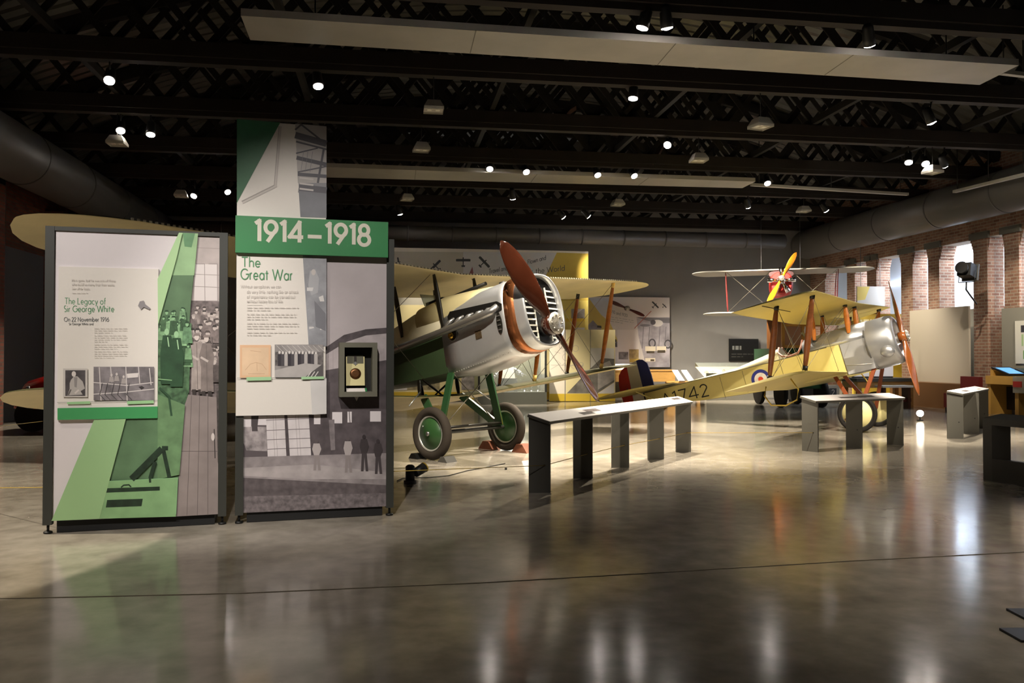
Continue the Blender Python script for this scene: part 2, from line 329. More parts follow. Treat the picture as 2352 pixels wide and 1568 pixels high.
# right wall: brick piers, brick above, pale boards below
rw = MB()
ZH = 4.75
piers = [(23.66, 24.25), (22.4, 22.92), (20.4, 20.95), (19.25, 19.78), (17.2, 17.75), (16.0, 16.5), (14.0, 14.55), (12.8, 13.3), (10.6, 11.2), (25.6, 26.15), (26.9, 27.4), (28.9, 29.4)]
for a, b in piers: rw.b2((UR, a, 0), (UR + .5, b, ZH))
rw.b2((UR, VF, ZH), (UR + .5, VB, 9.5)); rw.b2((UR, VF, 0), (UR + .5, 10.6, ZH)); rw.b2((UR, 29.4, 0), (UR + .5, VB, ZH))
struct(rw, 'wall_right', BRK)
pads = MB(); corb = MB()
ps = sorted(piers)
for (a0, a1), (b0, b1) in zip(ps, ps[1:]):   # corbelled heads and concrete pad stones over each opening
    if b0 - a1 < .3: continue
    for k in range(4):
        d = .032 * (k + 1) * min(1, (b0 - a1))
        corb.b2((UR + .02, a1, ZH - .36 + .09 * k), (UR + .48, a1 + d, ZH - .27 + .09 * k)); corb.b2((UR + .02, b0 - d, ZH - .36 + .09 * k), (UR + .48, b0, ZH - .27 + .09 * k))
    pads.b2((UR - .06, a1 - .3, ZH - .02), (UR + .3, a1 + .1, ZH + .16)); pads.b2((UR - .06, b0 - .1, ZH - .02), (UR + .3, b0 + .3, ZH + .16))
struct(corb, 'trim_11', BRK); struct(pads, 'trim_12', cm('5a5850', .8))
# the bright next room seen through the openings
struct(MB().b2((UR + 2.6, 8, 0), (UR + 2.8, VB, 6)), 'wall_next_room', cm('dfe7f2', .7))
struct(MB().b2((UR + .5, 8, 5.3), (UR + 2.8, VB, 5.4)), 'ceiling_next_room', cm('c9ccd2', .8))
struct(MB().b2((UR + .52, 9, 0), (UR + .58, VB, 2.86)), 'wall_lower_panel', cm('8d8778', .8))
tb = MB().b2((UR + 2.45, 10, 4.15), (UR + 2.6, VB - 1, 4.25)); struct(tb, 'trim_13', cm('eef4ff', .4, emit=3.0))
for i, v in enumerate((21.7, 25.0, 17.0)):
    l = bpy.data.lights.new('next_room_light', 'AREA'); l.energy = 420; l.size = 1.6; l.size_y = 3.0; l.shape = 'RECTANGLE'; l.color = (.78, .88, 1)
    lo = bpy.data.objects.new('next_room_light', l); COL.objects.link(lo); lo.location = W(UR + 1.5, v, 5.2); lo.rotation_euler = (0, 0, YAW)
# left wall, with brick piers
lw = MB().b2((UL - .5, VF, 0), (UL, VB, 9.5))
for v in (22.6, 18.6, 14.6, 26.6): lw.b2((UL, v, 0), (UL + .45, v + .75, 5.2))
struct(lw, 'wall_left', BRKL)
pp = MB()
for v in (19.5, 23.6): pp.lathe([(.09, 0), (.09, 5.6)], (UL + .3, v, 0), n=10)
pp.b2((UL, 19.9, 0), (UL + .1, 22.3, 4.0)); struct(pp, 'trim_14', cm('4a4a4c', .6))
# ------------------------------------------------------------------ roof: corrugated arch on belfast trusses
ZC, RISE = 6.2, 3.1
def zr(u): t = (u - (UL + UR) / 2) / ((UR - UL) / 2 + .6); return ZC + .35 + RISE * (1 - t * t)
ro = MB(); nu = 28; NV = 300
v0, v1 = 4.0, VB + .2
rows = []
for i in range(NV + 1):
    v = v0 + (v1 - v0) * i / NV; rows.append([(UL - .5 + (UR - UL + 1) * j / nu, v, zr(UL - .5 + (UR - UL + 1) * j / nu) + .22 + .035 * (1 if i % 4 in (0, 1) else -1)) for j in range(nu + 1)])
for i in range(NV): ro.rings([rows[i], rows[i + 1]], 0, False, False, False)
struct(ro, 'ceiling', cm('54524d', .40, .3, .5, .6))
struct(MB().b2((UL - .5, VF, zr(3.75) + .6), (UR + .5, VB + .4, zr(3.75) + .8)), 'ceiling_outer', cm('0a0a0a', .9))
TIM = cm('1d1610', .8, 0, .3, 2.0); TIM2 = cm('120e0a', .9)
def truss():
    b = MB().b2((UL, -.09, ZC), (UR, .09, ZC + .12)); b.b2((UL, -.14, ZC + .1), (UR, .14, ZC + .34))
    root = b.build('trim_1', cm('1d150f', .8, 0, .3, 2.0)); root['kind'] = 'structure'
    lt = MB(); st = .72
    n = int((UR - UL) / st) + 14
    for s_ in (1, -1):
        for i in range(-8, n):
            ub = UL + i * st; best = None
            pts = []
            for k in range(41):       # walk up the strip until it meets the roof curve
                h = k * .1; u = ub + s_ * h * .82
                if UL + .05 < u < UR - .05 and ZC + .3 + h < zr(u): pts.append((u, s_ * .05, ZC + .3 + h))
            if len(pts) > 3: lt.bar(pts[0], pts[-1], .12, .03, 0, (0, 1, 0))
    lt.build('lattice', TIM2, root)
    tc = MB(); m = 24
    for i in range(m):
        a, b_ = UL + (UR - UL) * i / m, UL + (UR - UL) * (i + 1) / m
        tc.bar((a, 0, zr(a)), (b_, 0, zr(b_)), .2, .26)
    tc.build('top_chord', TIM2, root)
    return root
TR = truss()
TV = [10.87 - 3.03 + 3.03 * i for i in range(8)]
for i, v in enumerate(TV):
    t = TR if i == 0 else copy_tree(TR)
    t.name = 'trim_%d' % (i + 1); t.location = W(0, v, 0); t.rotation_euler = (0, 0, YAW)
pu = MB()
for u in (-5.2, -1.6, 2.1, 5.6, 9.2, 12.8): pu.b2((u - .05, 5, ZC + .36), (u + .05, VB, ZC + .5))
struct(pu, 'trim_9', TIM2)
br = MB()   # raking braces between the trusses
for (u, v, s) in ((7.9, 13.9, 1), (4.2, 13.9, -1), (10.9, 16.9, 1), (3.2, 16.9, 1), (-2.2, 13.9, -1), (6.5, 19.9, 1)):
    br.bar((u, v, ZC + .05), (u + s * 1.3, v + 2.9, ZC + 1.4), .12, .1)
struct(br, 'trim_10', cm('4a2c1c', .7))
# ------------------------------------------------------------------ ducts and ceiling boards
DUCT = cm('66635f', .42, .25, .05, .8); DUCT2 = cm('54524f', .45, .2)
def duct(name, label, p, q, r, seams, rnd=0):
    p, q = V3(p), V3(q); d = (q - p); L = d.length; prof = [(r, 0)]
    root = tag(MB().lathe([(r, 0), (r, L)] + ([(r * .9, L + r * .45), (r * .5, L + r * .85)] if rnd else []), p, d, 40).build(name, DUCT), label, 'duct')
    for k in range(1, seams): MB().lathe([(r + .012, 0), (r + .012, .05)], p + d * (k / seams), d, 40).build('seam', DUCT2, root)
    root.rotation_euler = (0, 0, YAW); return root
duct('air_duct', 'large grey round duct running along the left brick wall', (UL + 1.12, 5, 5.65), (UL + 1.12, VB - .8, 5.65), .58, 9)
duct('air_duct', 'large grey round duct running along the right brick wall above the arches', (UR - .68, 6, 5.68), (UR - .68, VB - 1.0, 5.68), .55, 9, 1)
duct('air_duct', 'long dark round duct crossing the rear wall above the yellow mural', (UL + 1.85, VB - 2.2, 5.6), (UR - 2.2, VB - 2.2, 5.6), .26, 14)
def ceil_board(label, c0, c1, c2, c3, z):
    root = thing('ceiling_board', label, 'ceiling panel', (0, 0, 0))
    q = [ATZ(*c, z) for c in (c0, c1, c2, c3)]
    c = (q[0] + q[1] + q[2] + q[3]) / 4; root.location = c; q = [a - c for a in q]
    MB().prism(q, (0, 0, .1)).build('panel', cm('a9a69f', .45, .1, .15, .8), root)
    for t in (.08, .36, .64, .92):
        a = q[0].lerp(q[1], t).lerp(q[3].lerp(q[2], t), .5); MB().tube([a + V3((0, 0, .1)), a + V3((0, 0, 1.5))], .012, 6).build('hanger', BLACK, root)
    for t in (.27, .52, .76): MB().bar(q[0].lerp(q[1], t) - V3((0, 0, .002)), q[3].lerp(q[2], t) - V3((0, 0, .002)), .012, .004).build('joint', cm('6d6a62', .6), root)
    return root
ceil_board('long pale suspended ceiling board nearest the camera, across the top of the hall', (553, 36), (2340, 150), (2250, 195), (575, 92), 6.0)
ceil_board('long pale suspended ceiling board farther back, behind the date banner', (640, 380), (1735, 417), (1705, 432), (655, 405), 6.0)
# slim wall-side trunking that catches the light
def slim(label, p0, p1, d0, d1, w_=.07):
    a, b = P(*p0, d0), P(*p1, d1); c = (a + b) / 2
    o = MB().bar(a - c, b - c, .1, w_).build('cable_tray', cm('b9b6ae', .4)); o.location = c
    for t in (.05, .5, .95): p = (a - c).lerp(b - c, t); MB().tube([p, p + V3((0, 0, 1.2))], .012, 6).build('hanger', BLACK, o)
    return tag(o, label, 'cable tray')
slim('slim pale cable tray right of the far ceiling board', (1725, 424), (2085, 446), 22.2, 23.3)
slim('slim pale cable tray running above the right-hand duct', (2192, 440), (2360, 399), 21.5, 18.9)
slim('short pale cable tray at the upper right corner beside the near ceiling board', (2300, 166), (2400, 178), 14.5, 14.8)
# ------------------------------------------------------------------ ceiling spotlights
BULB = cm('fff4ea', .4, emit=70.0)
def spot_proto():
    r = thing('spotlight', 'x', 'spotlight')
    MB().lathe([(.05, .30), (.075, .26), (.085, .1), (.09, 0)], (0, 0, 0), (0, 0, 1), 18).build('housing', BLACK, r)
    MB().lathe([(.078, -.004), (.078, -.012), (.02, -.03)], (0, 0, 0), (0, 0, 1), 18).build('lens', BULB, r)
    return r
SP = spot_proto()
def aim(o, d): o.rotation_euler = V3(d).to_track_quat('-Z', 'Y').to_euler()
def spotlight(pos, target, watts, cone, blend, label, first, colr=None):
    r = SP
    if not first:
        r = SP.copy(); COL.objects.link(r)
        for ch in SP.children:
            if ch.name.split('.')[0] in ('housing', 'lens'): c = ch.copy(); COL.objects.link(c); c.parent = r
    r.location = pos; d = V3(target) - V3(pos); aim(r, d); r['label'] = label; r['group'] = 'lit ceiling spotlights'
    q = r.rotation_euler.to_matrix()
    top = V3((pos[0], pos[1], ZC + .02)); back = q @ V3((0, 0, .14)); a = V3(pos) + back
    y = MB(); M = q.transposed()
    y.tube([M @ back, M @ (top - V3(pos))], .014, 6) if (top - a).length > .05 else None
    y.box(M @ (top - V3(pos)), (.05, .05, .05)); y.build('yoke', BLACK, r)
    l = bpy.data.lights.new('spot_lamp', 'SPOT'); l.energy = watts * LGAIN; l.spot_size = RA(cone); l.spot_blend = blend; l.shadow_soft_size = .05
    l.color = colr or WARM
    lo = bpy.data.objects.new('spot_lamp', l); COL.objects.link(lo); lo.parent = r; lo.location = (0, 0, -.05)
LGAIN = 1.0
def under_truss(px, py, lo, hi):
    best = None
    for v in TV:
        r = ray(px, py); n = V3((-sin(YAW), cos(YAW), 0)); p = V3((0, 0, EYE)) + r * (v / r.dot(n))
        e = 0 if lo <= p.z <= hi else min(abs(p.z - lo), abs(p.z - hi))
        e += abs(p.z - (lo + hi) / 2) * .01 + (5 if p.z > hi + .02 else 0)
        if best is None or e < best[0]: best = (e, p)
    return best[1]
first = True
for px, py, tg, wt, cone, bl, lab in LAMPS:
    pos = under_truss(px, py, 5.55, 6.12)
    spotlight(pos, tg, wt, cone, bl, lab, first); first = False
for pos, tg, wt, cone, bl, cl_, lab in ADDED_LAMPS:
    v_ = min([TV[0] - 3.03, TV[0] - 6.06] + TV, key=lambda t: abs(t - (pos[1] * cos(YAW) - pos[0] * sin(YAW)))); u_ = pos[0] * cos(YAW) + pos[1] * sin(YAW)
    spotlight(W(u_, v_, pos[2]), tg if cone != 79 else W(u_, v_ + .01, 0), wt, cone, bl, lab, False, cl_)
# ------------------------------------------------------------------ hanging hood lamps (switched off)
def hood():
    r = thing('pendant_lamp', 'x', 'pendant lamp', group='hanging hood lamps')
    s = MB(); a, b, h = .165, .105, .17
    rg = lambda k, z: [V3((k, k, z)), V3((-k, k, z)), V3((-k, -k, z)), V3((k, -k, z))]
    s.rings([rg(a, 0), rg(a, .05), rg(b, h)], 0, False, False); s.sheet(rg(b, h)); s.sheet(rg(a - .004, .03)[::-1])
    s.build('lamp_shade', cm('c3bfb4', .5), r)
    d = MB(); d.box((-.07, 0, .024), (.07, .1, .01)); d.box((.07, 0, .024), (.07, .1, .01)); d.build('lens', cm('efece0', .3), r)
    pass
    return r
H0 = hood()
PEND = [(996, 256, 'grey hood lamp hanging right of the date banner, nearest of three in a line'), (968, 347, 'grey hood lamp hanging right of the date banner, second of three in a line'),
        (935, 460, 'small grey hood lamp hanging right of the date banner, farthest of three in a line'), (269, 333, 'grey hood lamp hanging at upper left below a bright spotlight'),
        (416, 452, 'small grey hood lamp hanging at left, beside a small oval spotlight'), (1747, 294, 'largest grey hood lamp hanging right of centre under the near ceiling board'),
        (1605, 371, 'grey hood lamp hanging above the yellow biplane, left of the largest one'), (1419, 472, 'small grey hood lamp hanging below the far pale ceiling board'),
        (2142, 398, 'grey hood lamp hanging at right beneath a pair of round spotlights'), (1846, 487, 'smallest grey hood lamp hanging far right near the rear duct')]
for i, (px, py, lab) in list(enumerate(PEND))[::-1]:
    o = H0 if i == 0 else copy_tree(H0); o.location = under_truss(px, py, 5.2, 5.9); o.rotation_euler = (0, 0, YAW + .1 * (i % 3)); o['label'] = lab; MB().tube([(0, 0, .17), (0, 0, ZC + .02 - o.location.z)], .008, 6).build('cord', cm('3a3a38', .6), o)
# ================================================================== THE TWO DISPLAY PANELS
PA = V3((-3.95, 6.98, 0)); PB = V3((-2.545, 7.385, 0)); PC = V3((-2.475, 7.405, 0)); PD = V3((-1.115, 7.80, 0))
INK = cm('6a6c6c', .6); INKL = cm('c8c1bb', .6); G1 = cm('2f8049', .45); G2 = cm('3f9658', .5); GL1 = cm('98bd88', .5); GL2 = cm('aed29c', .5)
PAPER = cm('ddd6d8', .5); BOARD = cm('e2dcd4', .5); TXTG = cm('4e8a5e', .5)
def stand(A, B, name, label, top):
    ang = atan2(B.y - A.y, B.x - A.x); L = (B - A).length
    r = thing(name, label, 'display panel', A, ang); pl = Plane(A, ang)
    for x in (.035, L - .035):
        MB().b2((x - .035, -.01, .075), (x + .035, .06, top)).build('post', DGREY, r)
        f = MB(); 
        for yy in (.025,):
            f.lathe([(.034, 0), (.036, .012), (.03, .02)], (x, yy, 0), n=14); f.lathe([(.011, .02), (.011, .08)], (x, yy, 0), n=8)
        f.build('levelling_foot', BLACK, r)
    MB().b2((.07, -.006, top - .035), (L - .07, .055, top)).build('top_rail', DGREY, r)
    MB().b2((.07, .012, .13), (L - .07, .05, top - .035)).build('backing_board', cm('1d1d1c', .7), r)
    MB().b2((.1, .03, .004), (L - .1, .42, .13)).build('ballast_base', cm('0e0e0e', .7), r)
    return r, pl, L
RL, pl, LL = stand(PA, PB, 'exhibition_stand', 'tall left display stand with a white and green print and a workers photograph', 2.60)
a = Art(pl, .012)
a.poly(PAPER, [(121, 525), (509, 538), (511, 1180), (118, 1196)])
gp = ph('b4a9a6', .12, 5); a.poly(gp, [(440, 536), (509, 538), (511, 1180), (400, 1186)])
a.poly(cm('d9d1cf', .5), [(448, 606), (499, 607), (500, 690), (446, 690)])
for x in (470, 499): a.line(cm('8a807e', .5), [(x - 20, 606), (x, 606), (x + 1, 692)], 1.2)
for y in (571, 632, 660): a.line(cm('9a908c', .5), [(438, y - 3), (508, y)], 1.2)
a.poly(ph('6e6463', .35, 22), [(438, 690), (509, 692), (510, 930), (470, 912), (430, 905)])
rn = random.Random(3)
for k in range(46):   # crowd of workers: caps, faces, coats
    x = rn.uniform(438, 504); y = 705 + (k / 46) * 120 + rn.uniform(-8, 8); s = 5 + (y - 700) * .035
    a.poly(ph(rn.choice(['5b5250', '7a6f6d', '867a77', '4a4341', '9a8e8a']), .2, 30), [(x - s * 1.3, y + s * .8), (x + s * 1.3, y + s * .9), (x + s * 1.7, y + s * 5), (x - s * 1.6, y + s * 5)])
    a.ell(cm('c9bdb7', .5), x, y, s * .62, s * .85, 10); a.poly(cm(rn.choice(['3e3836', 'b3a8a3', '5a514e']), .5), [(x - s * .9, y - s * .3), (x - s * .5, y - s), (x + s * .5, y - s), (x + s * .8, y - s * .3)])
for (x, y, s, c) in ((452, 774, 8.5, 'a89c97'), (474, 778, 8.5, '857a76')):   # two men in long coats
    a.poly(ph(c, .12, 12), [(x - 9, y + 10), (x + 10, y + 10), (x + 18, y + 40), (x + 15, y + 70), (x + 17, y + 122), (x - 13, y + 122), (x - 12, y + 66), (x - 17, y + 40)])
    a.line(cm('6a605d', .5), [(x, y + 14), (x + 2, y + 120)], 1.2); a.line(cm('c5bab4', .5), [(x - 13, y + 42), (x + 4, y + 52)], 5)
    a.ell(cm('d8ccc5', .5), x, y, s * .65, s * .95); a.poly(cm('8d817c', .5), [(x - 8, y - 3), (x - 6, y - 9), (x + 6, y - 9), (x + 8, y - 3)])
    a.poly(cm('3b3432', .5), [(x - 11, y + 120), (x - 2, y + 120), (x - 3, y + 132), (x - 10, y + 134)]); a.poly(cm('3b3432', .5), [(x + 3, y + 120), (x + 12, y + 120), (x + 13, y + 131), (x + 4, y + 132)])
a.poly(ph('8d827f', .1, 4), [(425, 905), (500, 912), (505, 1180), (400, 1186)])
for t in (.2, .45, .7): a.line(cm('5f5655', .5), [(425 + 75 * t, 908), (410 + 96 * t, 1183)], 1.1)
a.line(cm('5f5655', .5), [(414, 1036), (503, 1036)], 1.1); a.line(cm('3c3635', .5), [(492, 985), (494, 1052)], 2.2); a.ell(cm('d2c8c4', .5), 489, 1003, 4, 9); a.poly(ph('4a4442', .3, 30), [(497, 900), (509, 890), (510, 1110), (500, 1060)])
DG = ph('5b7a58', .12, 5); a.poly(DG, [(412, 534), (455, 536), (438, 700), (404, 1186), (228, 1191), (288, 963), (362, 960), (362, 640)])
a.poly(ph('94b888', .1, 5), [(412, 534), (455, 536), (446, 632), (390, 632), (366, 690), (362, 690), (362, 640)])
a.poly(ph('5f8d63', .12, 8), [(420, 535), (448, 536), (440, 568), (424, 566)])
a.poly(ph('4a6a4a', .5, 24), [(363, 742), (440, 742), (434, 900), (424, 930), (363, 930)])
for k in range(34):
    x = rn.uniform(368, 434); y = rn.uniform(705, 810); s = rn.uniform(4.5, 7)
    a.poly(ph(rn.choice(['3a5a3c', '4c6e4c', '68906a', '80a97c']), .2, 30), [(x - s * 1.3, y + s), (x + s * 1.3, y + s), (x + s * 1.9, y + s * 6.5), (x - s * 1.7, y + s * 6.5)])
    a.ell(cm('8fbb8c', .5), x, y, s * .6, s * .85, 10); a.poly(cm('24432a', .5), [(x - s * .9, y - s * .3), (x - s * .5, y - s), (x + s * .5, y - s), (x + s * .8, y - s * .3)])
for x, y in ((405, 768), (383, 762)):
    a.poly(ph('2a4b30', .15, 10), [(x - 9, y + 8), (x + 10, y + 8), (x + 17, y + 50), (x + 14, y + 120), (x - 14, y + 120), (x - 15, y + 50)]); a.ell(cm('9cc798', .5), x, y, 5.5, 8); a.line(cm('a9d3a3', .5), [(x + 2, y + 12), (x + 5, y + 34)], 2.4)
a.poly(ph('66885f', .15, 8), [(362, 905), (425, 930), (412, 1090), (362, 1100)])
a.line(cm('2d4d33', .5), [(366, 890), (388, 910), (394, 955)], 5); a.line(cm('8ab985', .5), [(363, 870), (395, 873)], 2)
a.poly(ph('83ab78', .08, 6), [(250, 1105), (408, 1097), (404, 1186), (228, 1191)]); a.line(cm('87b884', .5), [(249, 1105), (408, 1097), (404, 1180)], 1.4)
WOODD = ph('1f3323', .2, 20)
a.line(WOODD, [(302, 1100), (372, 1030)], 15); a.line(WOODD, [(345, 1098), (356, 1060)], 9); a.line(WOODD, [(375, 1032), (389, 1096)], 9); a.line(WOODD, [(372, 1029), (386, 1029)], 10); a.line(WOODD, [(344, 1096), (345, 1108)], 5)
a.poly(WOODD, [(245, 1121), (367, 1117), (367, 1126), (244, 1131)]); a.line(WOODD, [(278, 1119), (284, 1114), (296, 1113), (301, 1118)], 3); a.poly(WOODD, [(246, 1148), (328, 1145), (325, 1162), (243, 1165)])
a.poly(GL1, [(216, 964), (289, 962), (228, 1191), (118, 1196)]); a.poly(GL2, [(411, 534), (419, 535), (405, 595), (363, 745), (362, 640)])
a.build('printed_graphic', RL)
MB().b2((pl.loc(132, 964).x, -.012, pl.loc(132, 964).z), (pl.loc(362, 960).x, .012, pl.loc(362, 618).z)).build('text_board', BOARD, RL)
a = Art(pl, -.0122)
a.text(TXTG, 'The Legacy of', 149, 698, 243, 699, 14, 1.5); a.text(TXTG, 'Sir George White', 147, 716, 262, 716, 14, 1.5)
a.text(INK, 'On 22 November 1916', 147, 738, 250, 738, 9.5, 1.2); a.text(INK, 'Sir George White and', 158, 746, 214, 746, 5, .7)
for i, (t, x1) in enumerate((('He is gone, but he was one of those', 265), ('who build so many that their works', 262), ('live after them.', 206))): a.text(INKL, t, 165, 646 + i * 9, x1, 647 + i * 9, 5.5, .75)
a.lines(INKL, 165, 672, 256, 1, 6, 0, 1.1, 3)
for i, (y, n) in enumerate(((753, 3), (769, 4), (790, 3), (806, 4))): a.lines(INKL, 216, y, 292, n, 4.7, 0, 1.0, i)
pm = cm('8f8a8c', .5); a.poly(pm, [(321, 692), (330, 690), (333, 698), (346, 708), (343, 711), (330, 705), (324, 711), (317, 702)])
a.rect(cm('c6c0ba', .5), 145, 846, 201, 912); a.rect(ph('4a4547', .25, 12), 150, 850, 196, 909)
a.poly(cm('b2aca8', .5), [(163, 872), (170, 864), (178, 864), (190, 876), (195, 892), (185, 898), (190, 906), (155, 908), (160, 893), (160, 880)]); a.poly(cm('8e8987', .5), [(170, 866), (178, 866), (176, 890), (171, 888)]); a.ell(cm('d5cdc8', .5), 169.5, 858.5, 5, 6.5)
a.line(cm('5d5856', .5), [(163, 894), (157, 907)], 3); a.line(cm('cfc7c2', .5), [(181, 895), (172, 903)], 4)
a.rect(ph('7d777a', .28, 9), 215, 842, 354, 919)
wl = cm('d3ccca', .5)
for q in ([(215, 878), (292, 885), (352, 878)], [(215, 905), (290, 900), (354, 893)], [(228, 843), (232, 920)], [(254, 842), (257, 878)], [(289, 842), (292, 920)], [(318, 842), (321, 880)], [(343, 845), (347, 884)]): a.line(wl, q, 2)
a.poly(cm('ddd6d3', .5), [(291, 858), (318, 856), (317, 866), (292, 868)]); a.poly(cm('3a3537', .5), [(318, 888), (326, 886), (332, 890), (325, 895)])
for x, y in ((256, 868), (268, 866), (284, 872)): a.ell(cm('ccc4c1', .5), x, y - 7, 2.6, 3.4); a.poly(cm('a8a09e', .5), [(x - 4, y - 3), (x + 4, y - 3), (x + 6, y + 9), (x - 6, y + 9)])
for x in (235, 247, 262, 276, 297): a.line(cm('4b4648', .5), [(x, 880), (x - 6, 906), (x + 6, 918)], 1.6)
a.line(INK, [(131, 924), (362, 919)], .9); a.poly(cm('98c690', .5), [(154, 923), (207, 921), (207, 927), (154, 928)]); a.poly(cm('98c690', .5), [(292, 921), (353, 919), (353, 926), (292, 928)])
a.poly(G2, [(132, 937), (362, 933), (362, 960), (132, 964)])
a.build('board_print', RL)
# ---- right panel
RR, pl, LR = stand(PC, PD, 'exhibition_stand', 'tall right display stand with a hangar photograph and a high date banner', 2.60)
a = Art(pl, .012)
a.poly(ph('a89ea0', .08, 3), [(546, 560), (891, 560), (894, 1162), (547, 1178)])
a.poly(ph('b9b0b2', .06, 2), [(749, 586), (891, 590), (891, 757), (840, 759), (790, 772), (749, 800)])
a.poly(ph('b3a9ab', .08, 12), [(749, 810), (790, 782), (840, 768), (890, 763), (890, 860), (749, 870)])
for x in range(765, 890, 13): a.line(cm('9a9092', .5), [(x, 800), (x, 866)], .8)
a.poly(ph('4f474a', .2, 18), [(749, 797), (790, 769), (840, 756), (891, 752), (891, 765), (840, 770), (795, 785), (749, 813)])
a.poly(ph('554d50', .2, 10), [(546, 960), (749, 850), (891, 826), (893, 1046), (546, 1052)])
a.poly(ph('9c9495', .3, 14), [(546, 978), (612, 980), (614, 1050), (546, 1050)]); a.rect(PAPER, 546, 955, 577, 980); a.poly(PAPER, [(594, 955), (612, 955), (612, 976), (592, 976)]); a.poly(cm('4c4547', .5), [(577, 955), (590, 955), (592, 990), (579, 990)])
a.poly(cm('5b5356', .5), [(546, 1022), (560, 1018), (566, 1034), (614, 1036), (614, 1050), (546, 1050)])
for q in ([(611, 955), (653, 952), (658, 1052), (615, 1053)], [(660, 953), (709, 951), (715, 1053), (666, 1053)]):
    a.poly(ph('d3cccd', .05, 8), q); (x0, y0), (x1, _), (x2, y2), (x3, _) = q
    for t in (.3, .38, .52, .6): a.line(cm('9f9798', .5), [(x0 + (x1 - x0) * t, 954), (x3 + (x2 - x3) * t, 1052)], .8) if t in (.38, .52) else None
    for t in (.1, .34, .56, .78): a.line(cm('746b6e', .5), [(x0 + (x3 - x0) * t, y0 + 98 * t), (x1 + (x2 - x1) * t, y0 + 98 * t - 2)], 1.4)
for q in ((721, 951, 736, 974), (763, 946, 786, 972), (798, 945, 808, 970), (850, 944, 875, 968)): a.rect(PAPER, *q)
a.line(cm('4f474a', .5), [(802, 944), (804, 971)], 1.6); a.poly(ph('7b7375', .2, 12), [(755, 964), (768, 963), (770, 1033), (760, 1034)])
a.poly(ph('8e8687', .2, 7), [(546, 1050), (893, 1040), (893, 1114), (700, 1106), (546, 1097)]); a.poly(ph('a59d9d', .14, 6), [(546, 1075), (720, 1066), (892, 1085), (892, 1100), (700, 1100), (546, 1092)])
a.poly(ph('5d5557', .18, 16), [(546, 1096), (700, 1104), (893, 1114), (894, 1162), (547, 1178)]); a.poly(ph('6f6769', .25, 24), [(547, 1140), (893, 1132), (894, 1162), (547, 1178)])
def man(x, y, h, top, leg, head):
    a.poly(cm(leg, .5), [(x - 5, y + h * .45), (x + 6, y + h * .45), (x + 10, y + h), (x + 4, y + h), (x + 1, y + h * .6), (x - 1, y + h), (x - 7, y + h)])
    a.poly(cm(top, .5), [(x - 7, y + 8), (x + 7, y + 8), (x + 11, y + h * .3), (x + 6, y + h * .5), (x - 6, y + h * .5), (x - 10, y + h * .3)]); a.ell(cm(head, .5), x, y + 3, 4.2, 5)
man(727, 1010, 70, 'b4abaa', '8f8685', '5b5254'); man(799, 1005, 80, 'aca3a2', '8a8180', '5b5254'); man(836, 1000, 82, '3c3537', '443d3f', '332d2f'); man(868, 1010, 78, '3f383a', '443d3f', '3a3335')
a.poly(cm('d8d2cc', .5), [(814, 911), (824, 911), (819, 921)])
a.build('printed_photograph', RR)
def slab(p0, p1, y0, y1, name, m): A_, B_ = pl.loc(*p0), pl.loc(*p1); return MB().b2((A_.x, y0, A_.z), (B_.x, y1, B_.z)).build(name, m, RR)
Lp = lambda x, y: pl.loc(x, y, -.035)
tz = 3.615; x0, x1 = Lp(544, 500).x, Lp(749, 500).x; zb = .965
MB().b2((x0, -.03, zb), (x1, .0, tz)).build('tall_banner', BOARD, RR)
a = Art(pl, -.0305)
a.poly(ph('8d8c90', .1, 4), [(678, 284), (750, 290), (750, 500), (690, 498)]); a.poly(ph('b5afac', .06, 3), [(678, 284), (750, 290), (750, 420), (684, 420)])
tk = cm('55535a', .5)
for q, t in (([(678, 310), (750, 330)], 15), ([(680, 325), (750, 343)], 4), ([(681, 362), (750, 378)], 9), ([(684, 400), (750, 405)], 8), ([(680, 352), (730, 340)], 3), ([(684, 395), (750, 382)], 3), ([(744, 340), (730, 420)], 5), ([(678, 298), (692, 286), (748, 330)], 4), ([(686, 432), (750, 440)], 20)): a.line(tk, q, t)
for y in (408, 421, 433): a.line(cm('c4beba', .5), [(688, y), (720, y + 4)], 4)
for x in (697, 707, 718): a.line(cm('77757a', .5), [(x, 348), (x - 6, 395)], .9)
a.poly(ph('75767c', .12, 4), [(686, 438), (750, 444), (750, 500), (690, 498)])
a.poly(cm('23643a', .45), [(544, 273), (644, 281), (544, 466)]); a.line(cm('aca59f', .5), [(641, 290), (630, 425), (555, 462)], 2.2); a.line(cm('c4bcb6', .5), [(645, 290), (634, 428), (557, 466)], 4)
a.poly(ph('8f9095', .16, 7), [(695, 580), (750, 580), (750, 795), (709, 795)])
for q, c in (([(712, 622), (724, 618), (733, 640), (730, 672), (715, 678), (708, 655)], 'aaaaae'), ([(732, 682), (742, 678), (745, 692), (735, 692)], 'd5d2d0'), ([(735, 745), (742, 738), (742, 757), (735, 757)], 'dcd8d5'), ([(710, 750), (720, 750), (722, 753), (710, 756)], 'cfcccb'), ([(705, 660), (720, 660), (718, 668), (705, 668)], 'd0cecd')): a.poly(cm(c, .5), q)
a.poly(cm('77777d', .5), [(722, 690), (748, 720), (748, 760), (725, 750)]); a.ell(cm('c3bcb8', .5), 720, 625, 5, 7)
a.poly(ph('d0cdcb', .04, 4), [(712, 868), (750, 868), (750, 950), (717, 952)])
a.text(TXTG, 'The', 555, 612, 598, 613, 22, 2.4); a.text(TXTG, 'Great War', 553, 641, 672, 643, 24, 2.4)
